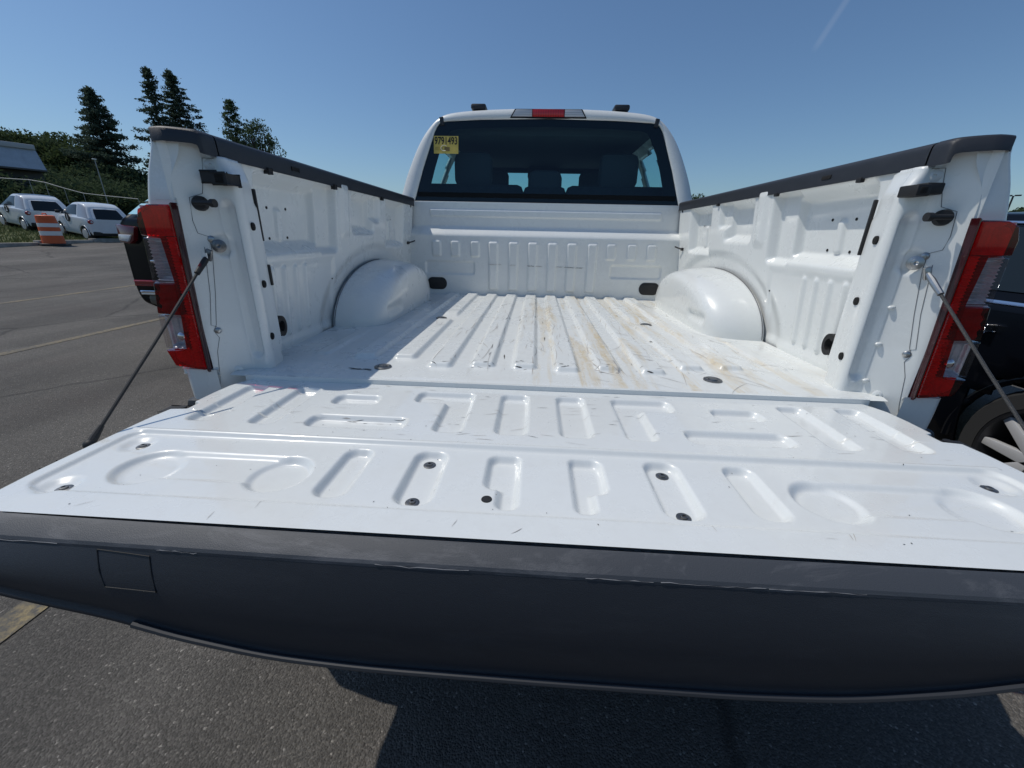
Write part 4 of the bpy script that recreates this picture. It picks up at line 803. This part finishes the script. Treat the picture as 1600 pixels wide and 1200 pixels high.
wl_ = ['round-topped green tree above the grey building roof at the left edge', 'broad green tree above the middle of the grey roof', 'bushy green tree above the right end of the grey roof', 'low green tree beside the grey building corner', 'rounded green tree left of the lone spruce', 'short green tree touching the lone spruce', 'dark leafy tree right of the lone spruce', 'dark leafy tree between the lone spruce and the paired spruces', 'green tree at the far left beyond the roof']
for k, ((px, dist, R_), lb) in enumerate(zip(woods, wl_)):
    loc, H = tree_at(px, dist); broad('broadleaf_tree', lb, loc, H, R_, LEAF if k % 3 else LEAF2, 70, 190, .18, zc=.2, group='trees of the wood behind the lot')
# undergrowth that reads as one mass beneath the trees
C = []
for k in range(460):
    px = rng.uniform(-60, 330); dist = rng.uniform(48, 78); p = at((px, 330), dist); g = gz_at(p[0], p[1]); r = rng.uniform(.7, 1.8); h = rng.uniform(.8, 1.0) * (1.6 + (dist - 48) * .11)
    q = rng.normal(size=(170, 3)); q /= np.linalg.norm(q, axis=1)[:, None]; C.append(np.array([p[0], p[1], g + h * rng.uniform(.2, 1)]) + q * (r * rng.uniform(.3, 1, 170) ** .5)[:, None])
V, F = leaf_quads(np.concatenate(C), .17); setp(tris_obj('undergrowth', V, F, LEAF2), 'dark undergrowth filling the slope below the trees', 'undergrowth', None, 'stuff')
for (px, dist, R_, lb) in (((1092, 306), 90, 4.0, 'distant tree top just above the right rail beside the cab'), ((1577, 322), 95, 3.4, 'distant bushy tree above the sedan roof'), ((1592, 326), 100, 3.2, 'distant low tree at the right edge above the sedan')):
    loc, H = tree_at(px, dist); broad('broadleaf_tree', lb, loc, H, R_, LEAF, 34, 100, .24, zc=.3)
# lamp posts
POLE = mat('galvanised_pole', (.30, .31, .32), .5, .6); DPOLE = mat('dark_pole', (.03, .03, .035), .5, .4)
p = at((148, 250), 46); g = gz_at(p[0], p[1]); lp = setp(empty('lamp_post', (p[0], p[1], g)), 'slim pale lamp post in front of the lone spruce', 'lamp post')
MB().cyl((0, 0, -.2), (0, 0, p[2] - g), .035, .028, 10).build('pole', POLE, lp); MB().box(-.07, .07, -.16, .10, p[2] - g, p[2] - g + .09, .03).build('lamp_head', mat('lamp_head_grey', (.6, .6, .58), .4), lp)
p = at((1583.5, 306), 95); g = 0; lp = setp(empty('lamp_post', (p[0], p[1], 0)), 'dark twin-headed lamp post above the sedan at the right edge', 'lamp post')
MB().cyl((0, 0, 0), (0, 0, p[2]), .14, .10, 10).build('pole', DPOLE, lp)
for s in (-1, 1): MB().box(s * .1, s * .75, -.2, .2, p[2] - .05, p[2] + .12, .03, Matrix.Rotation(-.75, 4, 'Z')).build('lamp_head', DPOLE, lp)
# handrail on the bank
hr = setp(empty('handrail', at((120, 320), 36)[:2] + (gz_at(*at((120, 320), 36)[:2]),)), 'pale pipe handrail running down the bank behind the microcars', 'handrail')
o0 = np.array(hr.location); pts = [np.array(at(q, d_)) for q, d_ in (((-20, 277), 38), ((45, 281), 37), ((70, 285), 36.5), ((100, 294), 36), ((130, 302), 35.5), ((165, 306), 35), ((216, 311), 34))]
MB().tube([Vector(q - o0) for q in pts], .022, 8).build('pipe', mat('pale_pipe', (.42, .42, .40), .5, .2), hr)
for q in pts[:]: MB().cyl(Vector(q - o0), Vector((q[0] - o0[0], q[1] - o0[1], gz_at(q[0], q[1]) - o0[2] - .1)), .012, n=8).build('post', POLE, hr)
# building with a corrugated mansard band
c = np.array(at((70, 265), 52)); d0 = np.array([-.45, -.893]); nrm = np.array([.51, -.86]) ; zt = at((68, 234), 52)[2]; zm = at((68, 266), 52)[2]; gb = gz_at(c[0], c[1])
bd = setp(empty('building', (c[0], c[1], gb), math.atan2(d0[1], d0[0])), 'low grey building with a ribbed sloping roof band at the left edge', 'building')
Lb = 34; BW = mat('dark_wall', (.10, .10, .10), .85, var=.2, vscale=1); BR = mat('ribbed_metal', (.40, .43, .46), .55, .1, var=.12, vscale=2)  # dark grey lower wall, paler ribbed band
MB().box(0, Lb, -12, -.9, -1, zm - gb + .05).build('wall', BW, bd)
uu = np.linspace(0, Lb, 34 * 12); rib = .05 * (np.mod(uu, .9) < .10); BX = np.stack([uu, uu]); BYt = np.stack([.2 + rib, -.9 + rib]); BZ = np.stack([np.full_like(uu, zm - gb), np.full_like(uu, zt - gb)])
for sgn, nm in ((1, 'roof_band'),):
    grid(nm, BX, BYt, BZ, BR, bd, smooth=False)
MB().box(-.05, Lb, -12, -.75, zt - gb, zt - gb + .35, .03).build('roof_coping', mat('coping', (.42, .43, .44), .5), bd)
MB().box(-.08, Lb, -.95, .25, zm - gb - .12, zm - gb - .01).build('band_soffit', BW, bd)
MB().prism([(.2, 0), (-.9, 1), (-12, 1), (-12, 0)], lambda q: Vector((-.001, q[0], (zm if q[1] == 0 else zt) - gb)), lambda q: Vector((-.06, q[0], (zm if q[1] == 0 else zt) - gb))).build('end_band', BR, bd, smooth=False)
for k in range(5): MB().box(3 + k * 6, 5 + k * 6, -.93, -.88, .8, 2.2, .02).build('window', DGLASS, bd)
